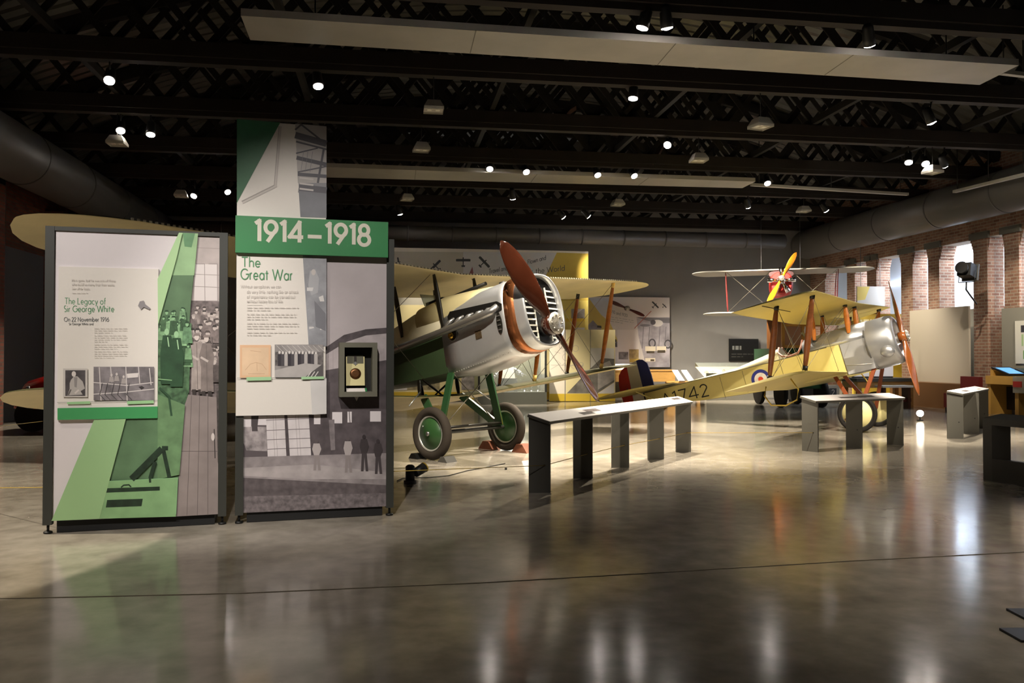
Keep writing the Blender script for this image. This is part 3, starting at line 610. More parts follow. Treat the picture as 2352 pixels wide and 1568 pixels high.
for i, (t, xa, xb, y) in enumerate((('Without aeroplanes we can', 553, 645, 661), ('do very little: nothing like an attack', 567, 685, 673), ('of importance can be carried out', 567, 678, 684), ('without heavy loss of life.', 567, 650, 694))): a.text(INKL, t, xa, y, xb, y, 7, .9)
a.line(INKL, [(567, 699), (602, 699)], .7)
for i, (y, n) in enumerate(((705, 2), (720, 3), (741, 3), (762, 2))): a.lines(INKL, 567, y, 686 - (i % 2) * 4, n, 5.8, .004, 1.3, 20 + i)
a.rect(cm('e2b892', .5), 551, 792, 622, 868); a.rect(ph('e3c4a2', .05, 6), 556, 798, 617, 862)
for q in ([(563, 850), (575, 836), (588, 832), (602, 836), (612, 849)], [(575, 805), (600, 808)], [(570, 858), (608, 858)], [(590, 832), (591, 852)]): a.line(cm('c29a78', .5), q, .8)
a.rect(ph('96918f', .2, 8), 631, 791, 742, 866); a.rect(ph('6a6564', .35, 30), 632, 808, 742, 840)
for k in range(9): a.line(cm('c9c4c0', .5), [(635 + k * 12, 793), (650 + k * 12, 808)], 1)
for k in range(12): x = 642 + k * 7.6; a.ell(cm('d6d0cc', .5), x, 809 + (k % 3), 2.6, 3.6); a.poly(cm(['38343a', '4c484c', 'b7b1ae'][k % 3], .5), [(x - 4, 813), (x + 4, 813), (x + 4, 840), (x - 4, 840)])
a.poly(ph('b2adaa', .08, 6), [(631, 850), (700, 834), (742, 838), (742, 866), (631, 866)]); a.poly(cm('5a5656', .5), [(700, 866), (728, 845), (742, 835), (742, 866)])
for k in range(3): a.line(cm('d9d4d0', .5), [(706 + k * 8, 866), (715 + k * 8, 853)], 2)
a.line(INK, [(544, 868), (749, 866)], .8); a.poly(cm('a5cf9f', .5), [(566, 866), (623, 865), (623, 873), (566, 874)]); a.poly(cm('a5cf9f', .5), [(692, 865), (744, 864), (744, 870), (692, 871)])
a.build('banner_print', RR)
q = [Lp(542, 493), Lp(890, 509), Lp(890, 590), Lp(542, 583)]
ztop, zbot = pl.loc(542, 495, -.06).z, pl.loc(542, 583, -.06).z + .012
MB().b2((pl.loc(541, 500, -.06).x, -.075, zbot), (pl.loc(891, 520, -.06).x, -.03, ztop)).build('date_sign', G1, RR)
dm = MB(); zc_ = pl.loc(700, 545, -.08)
P0 = pl.loc(586, 553, -.078); P1 = pl.loc(849, 560, -.078)
write(dm, '1914-1918', lambda x, y: V3((P0.x + x, -.0765, P0.z + .0 + y)), .183, .034, 0, P1.x - P0.x)
dm.build('date_lettering', cm('d9d4c4', .5), RR, fix=False)
# niche with a medal inside
A_, B_ = pl.loc(777, 910), pl.loc(863, 787); nx0, nx1, nz0, nz1 = A_.x, B_.x, A_.z, B_.z; t_ = .045
nm = MB()
nm.b2((nx0, -.13, nz0), (nx0 + t_, .01, nz1)).b2((nx1 - t_, -.13, nz0), (nx1, .01, nz1)).b2((nx0 + t_, -.13, nz0), (nx1 - t_, .01, nz0 + t_)).b2((nx0 + t_, -.13, nz1 - t_), (nx1 - t_, .01, nz1))
nm.build('niche_frame', cm('6c6a5c', .5), RR); MB().b2((nx0 + t_, -.002, nz0 + t_), (nx1 - t_, .008, nz1 - t_)).build('niche_back', cm('1c1c18', .6), RR)
def on_panel(x, y, z): return V3(PC) + pl.ex * x - pl.n * y + V3((0, 0, z))
cx = (nx0 + nx1) / 2 - .02; z0 = nz0 + t_
md = thing('medal_board', 'cream card holding a bronze medallion and a cross inside the panel niche', 'medal', on_panel(cx, -.055, z0 + .055), pl.ang)
md.rotation_euler = (RA(-8), 0, pl.ang)
MB().b2((-.085, -.006, 0), (.085, .006, .27)).build('mount_card', cm('d9cf98', .6), md); MB().b2((-.075, -.0075, .205), (.075, .006, .285)).build('card_top', cm('5c5a48', .6), md)
MB().lathe([(.052, 0), (.05, .006), (.03, .008)], (0, -.006, .11), (0, -1, 0), 28).build('medallion', cm('6a4628', .35, .7, .2, 30), md)
c_ = MB(); c_.box((0, -.01, .205), (.034, .005, .011)).box((0, -.01, .205), (.011, .005, .034)); c_.lathe([(.009, 0), (.009, .004)], (0, -.009, .205), (0, -1, 0), 12)
c_.build('cross', STEEL, md); MB().box((0, -.01, .25), (.022, .004, .05)).build('ribbon', cm('2c2420', .7), md)
lf = thing('leaflet', 'small open white leaflet lying at the front of the panel niche', 'leaflet', on_panel(cx + .005, -.088, z0 + .012), pl.ang); lf.rotation_euler = (RA(28), 0, pl.ang)
MB().b2((-.09, -.03, 0), (.09, .03, .006)).build('page', WHITE, lf); MB().b2((.078, -.031, -.001), (.095, .031, .007)).build('green_edge', G1, lf)
# ================================================================== LECTERN RAILS
def lectern(label, feet, ztop, drop, wid, wdir, prints, holes=True):
    """feet: ground points of the back-left corner of each leg"""
    o = V3(feet[0]); r = thing('reading_rail', label, 'reading rail', o, 0, 'angled reading rails')
    wv = V3((cos(wdir), sin(wdir), 0)) * wid; L = [V3(f) - o for f in feet]; th = .012
    ld = (L[-1] - L[0]).normalized()
    for p in L:
        n_ = wv.cross(V3((0, 0, 1))).normalized() * -1
        if n_.dot(ld) < 0: n_ = -n_
        q = [p, p + wv, p + wv + V3((0, 0, ztop - drop)), p + V3((0, 0, ztop))]
        lg = MB().prism(q, n_ * .03).build('leg', cm('4e4c46', .5), r)
        hp = p + wv * .72 + V3((0, 0, .3)) - n_ * .001
        MB().lathe([(.011, 0), (.011, .033)], hp, n_, 10).build('cord_hole', BLACK, lg)
    A0, B0 = L[0] + V3((0, 0, ztop)) - ld * .04, L[-1] + V3((0, 0, ztop)) + ld * .06
    dn = wv + V3((0, 0, -drop)); A1, B1 = A0 + dn, B0 + dn
    up = dn.cross(ld).normalized(); up = up if up.z > 0 else -up
    MB().prism([A0, B0, B1, A1], up * .03).build('top_panel', cm('55534d', .5), r)
    MB().prism([A + up * .03 for A in (A0, B0, B1, A1)], up * .006).build('caption_sheet', cm('dcd6d4', .6, spec=.2), r)
    for (s0, s1, t0, t1, h) in prints:
        m = cm(h, .7, 0, .3 if h != 'f0dc8c' else 0, 30, spec=.05)
        f = lambda s, t: A0 + (B0 - A0) * s + dn * t + up * .0366
        MB().sheet([f(s0, t0), f(s1, t0), f(s1, t1), f(s0, t1)]).build('caption_print', m, r, fix=False)
    return r
def rail_pts(p0, p1, n):
    a, b = FL(*p0), FL(*p1); return [a.lerp(b, i / (n - 1)) for i in range(n)]
lectern('long white-topped reading rail on five grey legs in front of the silver-nosed biplane', [FL(1215, 1132), FL(1317, 1099), FL(1405, 1074), FL(1488, 1055), FL(1553, 1038)], .835, .085, .24, RA(6),
        [(.20, .27, .5, .8, '5f5a58'), (.25, .33, .25, .6, '7a7170'), (.52, .525, .1, .9, 'b5cfae'), (.585, .59, .1, .9, 'b5cfae'), (.57, .60, .12, .3, '8f8f8a'), (.70, .705, .2, .8, 'b5cfae'), (.78, .84, .1, .9, 'f0dc8c'), (.86, .90, .3, .5, 'a39a98'), (.90, .97, .15, .45, '4a4543')])
lectern('short white-topped reading rail on three grey legs in front of the yellow biplane', rail_pts((1842, 1035), (2037, 1020), 3), .835, .07, .27, RA(-50),
        [(.32, .55, .45, .7, '6a6462'), (.55, .72, .35, .62, '5f5a58'), (.5, .6, .6, .8, 'b0a6a4')])
lectern('white-topped reading rail seen end-on at the right, in front of the brick wall', [FL(2176, 1007), FL(2214, 996), FL(2238, 983)], .835, .05, .27, RA(-12),
        [(.2, .4, .4, .8, '4c4745'), (.05, .2, .3, .5, '9a9290'), (.6, .8, .6, .9, '8c8684')])
# dark box bench cut by the right edge
bo = FL(2301, 1106); bn = thing('bench', 'dark grey box-frame reading bench cut off by the right edge of the photo', 'bench', bo)
wv = V3((-.70, .71, 0)) * .2; ld = V3((.36, -.93, 0)).normalized(); DB = cm('3a3a37', .5)
def slabx(s0, s1, z0, z1, zb0, zb1): a, b = ld * s0, ld * s1; Z = lambda z: V3((0, 0, z)); return MB().rings([[q + Z(z0), q + wv + Z(zb0), q + wv + Z(zb1), q + Z(z1)] for q in (a, b)], 0, False)
slabx(0, .12, 0, .81, 0, .75).build('upright', DB, bn); slabx(.12, 1.5, .73, .81, .67, .75).build('top_slab', DB, bn); slabx(.12, 1.5, 0, .27, 0, .27).build('base_slab', cm('2c2c2a', .5), bn); slabx(1.5, 1.62, 0, .81, 0, .75).build('upright', DB, bn)
MB().lathe([(.012, 0), (.012, .004)], wv * .5 + V3((0, 0, .33)) - ld * .003, ld, 10).build('cord_hole', BLACK, bn)
# thin dark plates flat on the floor, lower right
for i, (p, lab) in enumerate((((2311, 1401), 'upper thin dark plate poking in at the lower right edge'), ((2295, 1446), 'lower thin dark plate poking in at the lower right edge'))):
    q = FL(*p); o = MB().prism([(0, 0, 0), (.9, .0, 0), (.9, -.2, 0), (0, -.2, 0)], (0, 0, .012)).build('dark_plate', cm('1c222b', .45)); o.location = q; tag(o, lab, 'foot plate')
# yellow barrier cords
YEL = cm('a88c34', .6)
def cord(label, pts, r=.004, m=YEL, name='barrier_cord'):
    c = V3(pts[0]); o = MB().tube([V3(p) - c for p in pts], r, 6).build(name, m); o.location = c; return tag(o, label, 'cord')
c0 = [FL(x, y) + V3((.17, .01, .3)) for x, y in ((1215, 1132), (1317, 1099), (1405, 1074), (1488, 1055), (1553, 1038))]
cord('yellow barrier cord from the right display panel to the long reading rail', [PD + V3((-.02, .02, .41)), c0[0] + V3((0, 0, .0))])
cord('yellow barrier cord threaded through the legs of the long reading rail', c0)
d0 = FL(1842, 1035) + V3((.12, -.15, .3)); cord('yellow barrier cord between the long and the short reading rails', [c0[-1], d0])
l0, l1 = P(-60, 985, 14), P(110, 966, 16); cord('upper yellow barrier cord left of the left panel', [l0, l1]); cord('lower yellow barrier cord left of the left panel', [P(-90, 1121, 8.2), PA + V3((.02, .02, .39))])
# ================================================================== AEROPLANES (x nose, y port, z up, origin at the axle)
def wing(root, name, x0, zf, span, chord, tip, mats, inc=0.0, th=.075, pre=None):
    ys = [-span * (1 - .5 * (1 - cos(pi * i / 12)) * .35) for i in range(12)] + [-span * .62 + span * 1.24 * i / 14 for i in range(15)]
    ys = sorted(set([round(y, 4) for y in ys] + [-round(y, 4) for y in ys])); mb = MB(); n = 12; rs = []
    for y in ys:
        le, te = tip(abs(y)); c = max(te - le, .012); up = []; lo = []
        for k in range(n + 1):
            t = (1 - cos(pi * k / n)) / 2; q = le + c * t
            z = zf(y) + inc * q / chord; f = c / chord
            zc = .035 * 4 * t * (1 - t) * c; hh = th * .5 * c * (2.6 * (sqrt(t) - t) + .25 * t * (1 - t) * 4) * .75
            up.append(V3((x0 - q, y, z + zc + hh))); lo.append(V3((x0 - q, y, z + zc * .9 - hh * .55)))
        rs.append(up + lo[-2:0:-1])
    m = len(rs[0])
    vs = [p for r in rs for p in r]; o = len(mb.v); fa = []; fb = []
    for i in range(len(rs) - 1):
        for j in range(m):
            q = (i * m + j, i * m + (j + 1) % m, (i + 1) * m + (j + 1) % m, (i + 1) * m + j)
            (fa if j < n else fb).append(q)
    mb.add(vs, fa, 0, True)
    for q in fb: mb.f.append(list(q)); mb.mi.append(1 if len(mats) > 1 else 0); mb.sm.append(True)
    mb.sheet(rs[0]); mb.sheet(rs[-1])
    return mb.build(name, mats, root)
def round_tip(span, chord, yl):
    def f(y):
        if y <= yl: return 0, chord
        s = min(.999, (y - yl) / (span - yl)); k = sqrt(1 - s * s); e = .3 * chord
        return e * (1 - k), e + (chord - e) * k
    return f
def rake_tip(span, chord, yl):
    def f(y):
        if y <= yl: return 0, chord
        s = (y - yl) / (span - yl); return chord * .97 * s ** 1.35, chord * (1 - .03 * s)
    return f
def strut(root, p, q, m, r=.045, name='interplane_strut', flat=.4, cap=None):
    p, q = V3(p), V3(q); pts = [p.lerp(q, t) for t in (0, .12, .35, .65, .88, 1)]
    o = MB().tube(pts, [r * .55, r * .75, r, r, r * .75, r * .55], 10, 0, True, flat, (1, 0, 0)).build(name, m, root)
    if cap is not None:
        for a, b in ((p, p.lerp(q, .06)), (q.lerp(p, .06), q)): MB().tube([a, b], r * .8, 8, 0, True, .6, (1, 0, 0)).build('fitting', cap, o)
    return o
def wire(root, p, q, r=.0045, name='bracing_wire'): MB().tube([p, q], r, 5).build(name, cm('6f6a5c', .4, .5), root)
def sup(x, hw, zb, zt, n, N=36):
    zc, hz = (zb + zt) / 2, (zt - zb) / 2; out = []
    for k in range(N):
        a = 2 * pi * k / N; c_, s_ = cos(a), sin(a)
        out.append(V3((x, hw * math.copysign(abs(c_) ** (2 / n), c_), zc + hz * math.copysign(abs(s_) ** (2 / n), s_))))
    return out
def propeller(root, c, r, phi, sgn, cmax, m, pitch=2.2, boss=.11):
    hub = MB(); X = V3((1, 0, 0)); c = V3(c); pb = None
    P_ = MB()
    for d in (1, -1):
        b = V3((0, -sin(phi), cos(phi))) * d; t = V3((0, cos(phi), sin(phi))) * d; rs = []
        for k in range(17):
            s = .03 + .97 * k / 16; pr = [(0, .36), (.12, .38), (.3, .72), (.5, .96), (.65, 1), (.8, .88), (.92, .62), (.98, .36), (1, .08)]
            for (a0, v0_), (a1, v1_) in zip(pr, pr[1:]):
                if a0 <= s <= a1 + 1e-6: cw = cmax * (v0_ + (v1_ - v0_) * (s - a0) / (a1 - a0)); break
            tk = .085 * (1 - s) ** 1.3 + .012 if s > .1 else .085
            be = min(RA(62), math.atan(pitch / (2 * pi * max(s * r, .12)))); cd = t * cos(be) + X * (sgn * sin(be)); nd = b.cross(cd)
            rs.append([c + b * (s * r) + cd * (cos(2 * pi * j / 16) * cw / 2) + nd * (sin(2 * pi * j / 16) * tk / 2) for j in range(16)])
        P_.rings(rs, 0)
    P_.lathe([(boss, -.075), (boss * 1.04, 0), (boss, .075)], c, X, 24)
    p = P_.build('propeller', m, root, )
    h = MB(); h.lathe([(boss * 1.05, .07), (boss * 1.05, .09), (boss * .5, .094), (boss * .2, .11), (.01, .112)], c, X, 24)
    for k in range(8): a = 2 * pi * k / 8; h.lathe([(.014, .085), (.014, .105), (.006, .108)], c + V3((0, cos(a), sin(a))) * boss * .75, X, 6)
    h.build('hub_plate', cm('a9a49a', .35, .8, .5, 60), p)
    return p
def wheel(root, y, R, tw, disc, tyre_m, rim_m, out):
    c = V3((0, y, 0)); ax = V3((0, out, 0)); ri = R - tw
    wh = MB().lathe([(.035, tw * .55), (ri, tw * .18), (ri, -tw * .18), (.035, -tw * .55)], c, ax, 40).build('wheel', disc, root)
    ty = MB(); ty.lathe([(R - tw / 2 + tw / 2 * cos(a), tw * .52 * sin(a)) for a in [2 * pi * k / 16 for k in range(17)]], c, ax, 48, 0, True, 1, 1, False); ty.build('tyre', tyre_m, wh)
    rm = MB(); rm.lathe([(ri + .004, tw * .3), (ri - .012, tw * .32), (ri - .02, tw * .2)], c, ax, 48, 0, True, 1, 1, False); rm.lathe([(ri + .004, -tw * .3), (ri - .012, -tw * .32), (ri - .02, -tw * .2)], c, ax, 48, 0, True, 1, 1, False); rm.build('rim', rim_m, wh)
    MB().lathe([(.034, tw * .5), (.034, tw * .72), (.02, tw * .8)], c, ax, 14).build('hub_cap', STEEL, wh)
    vl = MB(); a = 2.3; vl.tube([c + ax * (tw * .35) + V3((cos(a), 0, sin(a))) * ri * .62, c + ax * (tw * .5) + V3((cos(a), 0, sin(a))) * ri * .66], .012, 6); vl.build('valve', STEEL, wh)
    return wh
# ---------------------------------------------------------------- the big silver-nosed two-seat fighter
F = thing('biplane', 'large biplane fighter with polished silver nose, copper radiator band and green wheels, behind the panels', 'aeroplane', (-.624, 12.539, .382), rot=(0, -.204, -.726))
LIN = cm('e0d2a4', .5, 0, .10, 1.6); zu = lambda y: 2.36 + .047 * abs(y)
def zl(y): a = max(0, abs(y) - .6); return .575 + (.095 if y > 0 else .062) * a
TOPD = cm('3d3c22', .75, 0, .12, 2.0, spec=.15)
wing(F, 'upper_wing', .28, zu, 5.98, 1.70, round_tip(5.98, 1.70, 4.75), [TOPD, LIN], .07)
wing(F, 'lower_wing', -.351, zl, 5.98, 1.70, round_tip(5.98, 1.70, 4.75), [TOPD, LIN], .02)
MB().tube([(.28 - 1.2, -5.6, zu(5.6) + .11), (.28 - 1.2, -3.2, zu(3.2) + .12)], .012, 5).build('aileron_line', BLACK, F)
lb = MB()
for i in range(150):
    y = -5.0 + i * .0667; lb.box((.285, y, zu(y) + .008), (.012, .03, .022))
lb.build('leading_edge_tape', cm('c4bda6', .35, .4), F)
SW = cm('9a5a20', .35, 0, .18, 4.0, 0, 0, .4, (1, 1, 6)); SWD = cm('8a4a1e', .35, 0, .18, 4.0, 0, 0, .4, (1, 1, 6))
for y in (4.43, 2.33, -2.33, -4.43):
    for dx in (.2, 1.08):
        s_ = strut(F, (.28 - dx, y, zu(y) + .02), (-.351 - dx, y, zl(y) + .06), SW if dx < 1 else SWD, .055, 'interplane_strut', .42, cm('d9b86a', .4) if dx < 1 else BLACK)
for a, b in ((2.33, 4.43), (-2.33, -4.43)):
    for dx in (.22, 1.06):
        wire(F, (.28 - dx, a, zu(a)), (-.351 - dx, b, zl(b) + .05)); wire(F, (.28 - dx, b, zu(b)), (-.351 - dx, a, zl(a) + .05))
        wire(F, (.28 - dx, .45 * (1 if a > 0 else -1), zu(.5)), (-.351 - dx, a, zl(a) + .05)); wire(F, (.28 - dx, a, zu(a)), (-.2 - dx, .42 * (1 if a > 0 else -1), .86))
    wire(F, (.08, a, zu(a)), (-1.43, a, zl(a) + .05)); wire(F, (-.8, a, zu(a)), (-.55, a, zl(a) + .05))
CB = cm('17150f', .4)
for s in (-1, 1):
    strut(F, (.12, s * .43, 2.37), (.15, s * .42, 1.5), CB, .05, 'cabane_strut', .5); strut(F, (-.8, s * .43, 2.42), (-.79, s * .42, 1.6), CB, .05, 'cabane_strut', .5)
    for x in (-.55, -1.4): strut(F, (x, s * .4, .93), (x - .02, s * .42, .62), CB, .04, 'wing_root_strut', .5)
    strut(F, (-.55, s * .4, .93), (-.6, -s * .1, .62), CB, .025, 'wing_root_strut', .6)
# fuselage
GRN = cm('33452c', .5, 0, .18, 1.4); fu = MB()
fu.rings([[V3((x, -h, zb)), V3((x, h, zb)), V3((x, h, zt)), V3((x, -h, zt))] for x, h, zb, zt in ((.12, .42, .86, 1.42), (-1.2, .42, .9, 1.5), (-2.6, .36, 1.02, 1.56), (-5.9, .06, 1.42, 1.62))], 0, False)
fu.build('fuselage', GRN, F)
FABR = cm('b9b39c', .5, 0, .08, 2.0)
up_ = MB(); up_.rings([[V3((x, -h, zb)), V3((x, -h, z1)), V3((x, -h * .86, z2)), V3((x, -h * .45, z3)), V3((x, 0, z3 + .05)), V3((x, h * .45, z3)), V3((x, h * .86, z2)), V3((x, h, z1)), V3((x, h, zb))] for x, h, zb, z1, z2, z3 in ((.16, .415, 1.4, 1.62, 1.86, 2.0), (-.7, .415, 1.42, 1.62, 1.82, 1.95), (-1.2, .41, 1.49, 1.62, 1.76, 1.85), (-2.6, .34, 1.55, 1.62, 1.7, 1.76), (-5.9, .05, 1.6, 1.62, 1.63, 1.64))], 0, True)
up_.build('decking', FABR, F)
cw = MB(); cw.rings([sup(.10, .425, .80, 1.74, 7), sup(.45, .432, .79, 1.84, 6), sup(.9, .44, .80, 1.93, 4.5), sup(1.3, .44, .85, 1.965, 3.4), sup(1.42, .437, .88, 1.965, 3.0)], 0, True)
cow = cw.build('engine_cowling', ALU, F)
st_ = MB()
for k in range(26): st_.ball((.14 + k * .05, -.405 + .0 * k, .835 + k * .003), .007, 6)
st_.build('rivet_row', STEEL, cow)
dk = MB(); dk.rings([sup(.98, .30, 1.6, 1.985, 2.4), sup(.6, .385, 1.55, 2.02, 2.6), sup(.1, .42, 1.5, 2.06, 2.6), sup(-.45, .41, 1.5, 2.02, 2.6)], 0, True); dk.build('cockpit_fairing', cm('c2b78c', .5, 0, .08, 2.0), F)
MB().rings([sup(1.41, .447, .875, 1.977, 3.0), sup(1.60, .447, .89, 1.977, 2.6)], 0, True).build('radiator_band', COPPER, F)
cp = MB(); cp.rings([sup(1.59, .442, .89, 1.972, 2.6), sup(1.75, .436, .905, 1.965, 2.5), sup(1.775, .425, .92, 1.955, 2.45), sup(1.78, .41, .935, 1.94, 2.4), sup(1.765, .40, .945, 1.93, 2.4), sup(1.68, .395, .95, 1.925, 2.4)], 0, True, False); cp.build('nose_cap', ALU, F)
MB().rings([sup(1.67, .40, .945, 1.93, 2.4), sup(1.69, .40, .945, 1.93, 2.4)], 0, False).build('radiator_core', cm('0d0d0c', .5), F)
for sgn_ in (-1, 1):
    sh = MB()
    for k in range(9):
        z = 1.05 + k * .085; hw = .385 * sqrt(max(.05, 1 - ((z - 1.44) / .49) ** 2)) ** .8; sh.bar((1.72, sgn_ * .15, z), (1.70, sgn_ * hw, z), .012, .02)
    sh.bar((1.71, sgn_ * .15, 1.0), (1.71, sgn_ * .15, 1.78), .012, .02); sh.build('radiator_shutter', cm('d8d4c8', .5), F)
sd = MB(); Y0 = -.441
slot = [(1.38, 1.60), (1.3, 1.655), (.36, 1.735), (.29, 1.67), (.33, 1.58), (1.3, 1.50), (1.37, 1.52)]
sd.prism([(x, Y0 + .05, z) for x, z in slot], (0, -.056, 0)); sd.build('exhaust_slot', cm('0b0b0a', .5), cow)
for k in range(5):
    x = .42 + k * .2; MB().tube([(x, Y0 + .02, 1.62 - k * .012), (x - .07, Y0 - .05, 1.57), (x - .18, Y0 - .075, 1.49)], .028, 8).build('exhaust_stub', STEEL, cow)
MB().tube([(1.28, Y0 + .02, 1.58), (1.22, Y0 - .06, 1.52), (1.05, Y0 - .085, 1.50), (.1, Y0 - .09, 1.45), (-1.9, Y0 - .1, 1.37)], .056, 14).build('exhaust_pipe', STEEL, F)
h_ = MB(); h_.lathe([(.088, 0), (.088, .012)], (.345, Y0 + .005, 1.39), (0, -1, 0), 24); h_.build('inspection_hole', cm('14110a', .5), cow)
MB().ball((.32, Y0 - .005, 1.38), .055, 10).build('brass_fitting', BRASS, cow); MB().lathe([(.092, .008), (.1, .016), (.088, .014)], (.345, Y0 + .005, 1.39), (0, -1, 0), 24, 0, True, 1, 1, False).build('hole_rim', STEEL, cow)
MB().b2((.80, Y0 - .004, 1.215), (.92, Y0 + .01, 1.335)).build('maker_plate', cm('5b4c3a', .4, .5, .5, 60), cow)
ov = MB(); ov.rings([[V3((1.29 + .05 * cos(a), Y0 - k * .001, 1.345 + .155 * sin(a))) for a in [2 * pi * j / 24 for j in range(24)]] for k in (-20, 6)], 0, False); ov.build('louvre_opening', cm('15140f', .5), cow)
lv = MB()
for k in range(4): lv.box((1.29, Y0 - .012, 1.25 + k * .065), (.05, .012, .018))
lv.build('louvre', STEEL, cow)
for x, z in ((1.25, 1.97), ): MB().lathe([(.05, 0), (.04, .06)], (x, -.2, z - .06), (0, -.3, 1), 12).build('filler_cap', BLACK, cow)
propeller(F, (1.86, 0, 1.205), 1.385, .623, 1, .335, cm('32160c', .2, 0, .22, 3.0, 0, 0, .5, (1, 1, 1)), 2.3, .15)
MB().lathe([(.14, -.1), (.14, .1)], (1.76, 0, 1.205), (1, 0, 0), 20).build('propeller_shaft', BLACK, F)
for s in (-1, 1):
    leg = lambda p, q: MB().bar(p, q, .035, .125, 0, (1, 0, .2)).build('undercarriage_leg', GREENP, F)
    leg((.16, s * .40, .85), (.02, s * .64, .03)); leg((-.5, s * .40, .60), (-.02, s * .64, .03))
    MB().bar((.21, s * .40, .85), (.08, s * .64, .03), .012, .012).build('brass_edge', BRASS, F)
    wheel(F, s * .80, .382, .13, cm('2c4f2a', .35), cm('3a342e', .8, 0, .1, 5, spec=.2), cm('c9c9c4', .3, .5), s)
    wire(F, (.2, s * .4, .84), (0, -s * .6, .05), .008); MB().tube([(-.35, s * .6, .66), (-.3, s * .9, .45)], .01, 6).build('gear_stay', STEEL, F)
MB().tube([(0, -.88, 0), (0, .88, 0)], .03, 10).build('axle', cm('3a3a36', .5), F); MB().tube([(.06, -.62, .06), (.06, .62, .06)], .022, 8).build('spreader_bar', CB, F)
MB().prism([(-5.0, 0, 1.6), (-6.1, 0, 1.6), (-6.0, 0, 2.3), (-5.4, 0, 2.35)], (0, .04, 0)).build('rudder', cm('b03020', .5), F); wing(F, 'tailplane', -4.7, lambda y: 1.62, 1.9, 1.3, round_tip(1.9, 1.3, 1.0), [TOPD, LIN], 0, .05)
MB().tube([(-5.4, 0, 1.45), (-5.75, 0, 1.02 - .2)], .035, 8).build('tail_skid', SW, F)
gun = MB().tube([(-.5, 0, 2.05), (.75, 0, 2.09)], .03, 8); gun.box((-.35, 0, 2.06), (.4, .1, .1)); gun.build('gun', BLACK, F)
MB().prism([(-.42, -.2, 2.02), (-.42, .2, 2.02), (-.52, .17, 2.24), (-.52, -.17, 2.24)], (.008, 0, 0)).build('windscreen', cm('9aa3a3', .1, 0, 0, 6, 0, 0, 0, None, .5, .85), F)
# ---------------------------------------------------------------- the small yellow single-seat scout
S = thing('biplane', 'small pale yellow single-seat biplane with a roundel, a dull silver cowling and the number A1742', 'aeroplane', (7.25, 16.88, .373), rot=(0, -.28, -.626))
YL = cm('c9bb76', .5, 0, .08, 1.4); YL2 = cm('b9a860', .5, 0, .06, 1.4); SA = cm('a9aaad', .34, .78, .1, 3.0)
zu2 = lambda y: 2.155 + .022 * abs(y); zl2 = lambda y: .83 + .022 * abs(y)
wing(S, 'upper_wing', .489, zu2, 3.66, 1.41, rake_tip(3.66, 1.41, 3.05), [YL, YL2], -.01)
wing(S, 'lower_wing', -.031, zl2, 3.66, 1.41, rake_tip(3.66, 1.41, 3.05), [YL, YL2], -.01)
OS = cm('a8621f', .4, 0, .15, 4, 0, 0, .2, (1, 1, 6)); OSD = cm('74401a', .4, 0, .15, 4, 0, 0, .2, (1, 1, 6))
for y in (-2.66, 2.66):
    for dx in (.18, .857):
        strut(S, (.489 - dx, y, zu2(y) + .03), (-.031 - dx, y, zl2(y) + .07), OSD if y < 0 else OS, .06, 'interplane_strut', .45, BLACK)
        wire(S, (.489 - dx, y, zu2(y)), (-.031 - dx, .4 * y / abs(y), .9)); wire(S, (.489 - dx, .4 * y / abs(y), 2.15), (-.031 - dx, y, zl2(y) + .05))
    wire(S, (.31, y, 2.2), (-.88, y, .92)); wire(S, (-.37, y, 2.2), (-.2, y, .92))
    hp = [(-.5, y, .88), (-.42, y, .66), (-.5, y, .48), (-.72, y, .43), (-.98, y, .5), (-1.06, y, .7), (-.98, y, .86)]
    MB().tube(hp, .014, 8).build('wingtip_skid', cm('b59a3c', .4), S)
    al = MB().tube([(.489 - .95, y / abs(y) * 3.2, zu2(3.2) + .012), (.489 - .95, y / abs(y) * 1.6, zu2(1.6) + .012)], .006, 5); al.build('aileron_line', BLACK, S)
for s in (-1, 1):
    strut(S, (.28, s * .38, 2.17), (.18, s * .36, 1.56), OS, .055, 'cabane_strut', .6, BLACK); strut(S, (-.40, s * .38, 2.19), (-.52, s * .34, 1.62), OS, .05, 'cabane_strut', .6, BLACK)
    wire(S, (.28, s * .38, 2.15), (-.5, s * .34, 1.62)); wire(S, (.24, s * .3, 2.15), (-.46, s * .3, 1.64))
hw2 = lambda x: .43 if x > -.3 else .43 - (.36 / 4.45) * (-.3 - x)
SEC = [(.5, .78, 1.42), (0, .79, 1.42), (-.3, .82, 1.44), (-1.2, .87, 1.46), (-2.35, .97, 1.50), (-3.4, 1.09, 1.56), (-4.75, 1.36, 1.61)]
def body(xs, name, m):
    mb = MB(); rs = []
    for x in xs:
        for (xa, ba, la), (xb, bb, lb_) in zip(SEC, SEC[1:]):
            if xb <= x <= xa + 1e-6: t = (xa - x) / (xa - xb); zb, zt = ba + (bb - ba) * t, la + (lb_ - la) * t; break
        h = hw2(x); rs.append([V3((x, -h, zb)), V3((x, h, zb)), V3((x, h, zt)), V3((x, -h, zt))])
    return mb.rings(rs, 0, False).build(name, m, S)
body([-.05, -.3, -1.2, -2.35, -3.4, -4.75], 'fuselage', YL); body([.5, 0, -.045], 'side_panel', SA)
def deck(secs, name, m):
    mb = MB(); rs = []
    for x, zt in secs:
        for (xa, ba, la), (xb, bb, lb_) in zip(SEC, SEC[1:]):
            if xb <= x <= xa + 1e-6: t = (xa - x) / (xa - xb); zz = la + (lb_ - la) * t; break
        h = hw2(x) - .004; rs.append([V3((x, h * cos(a), zz - .02 + (zt - zz + .02) * sin(a) ** .8)) for a in [pi * k / 16 for k in range(17)]])
    return mb.rings(rs, 0, True).build(name, m, S)
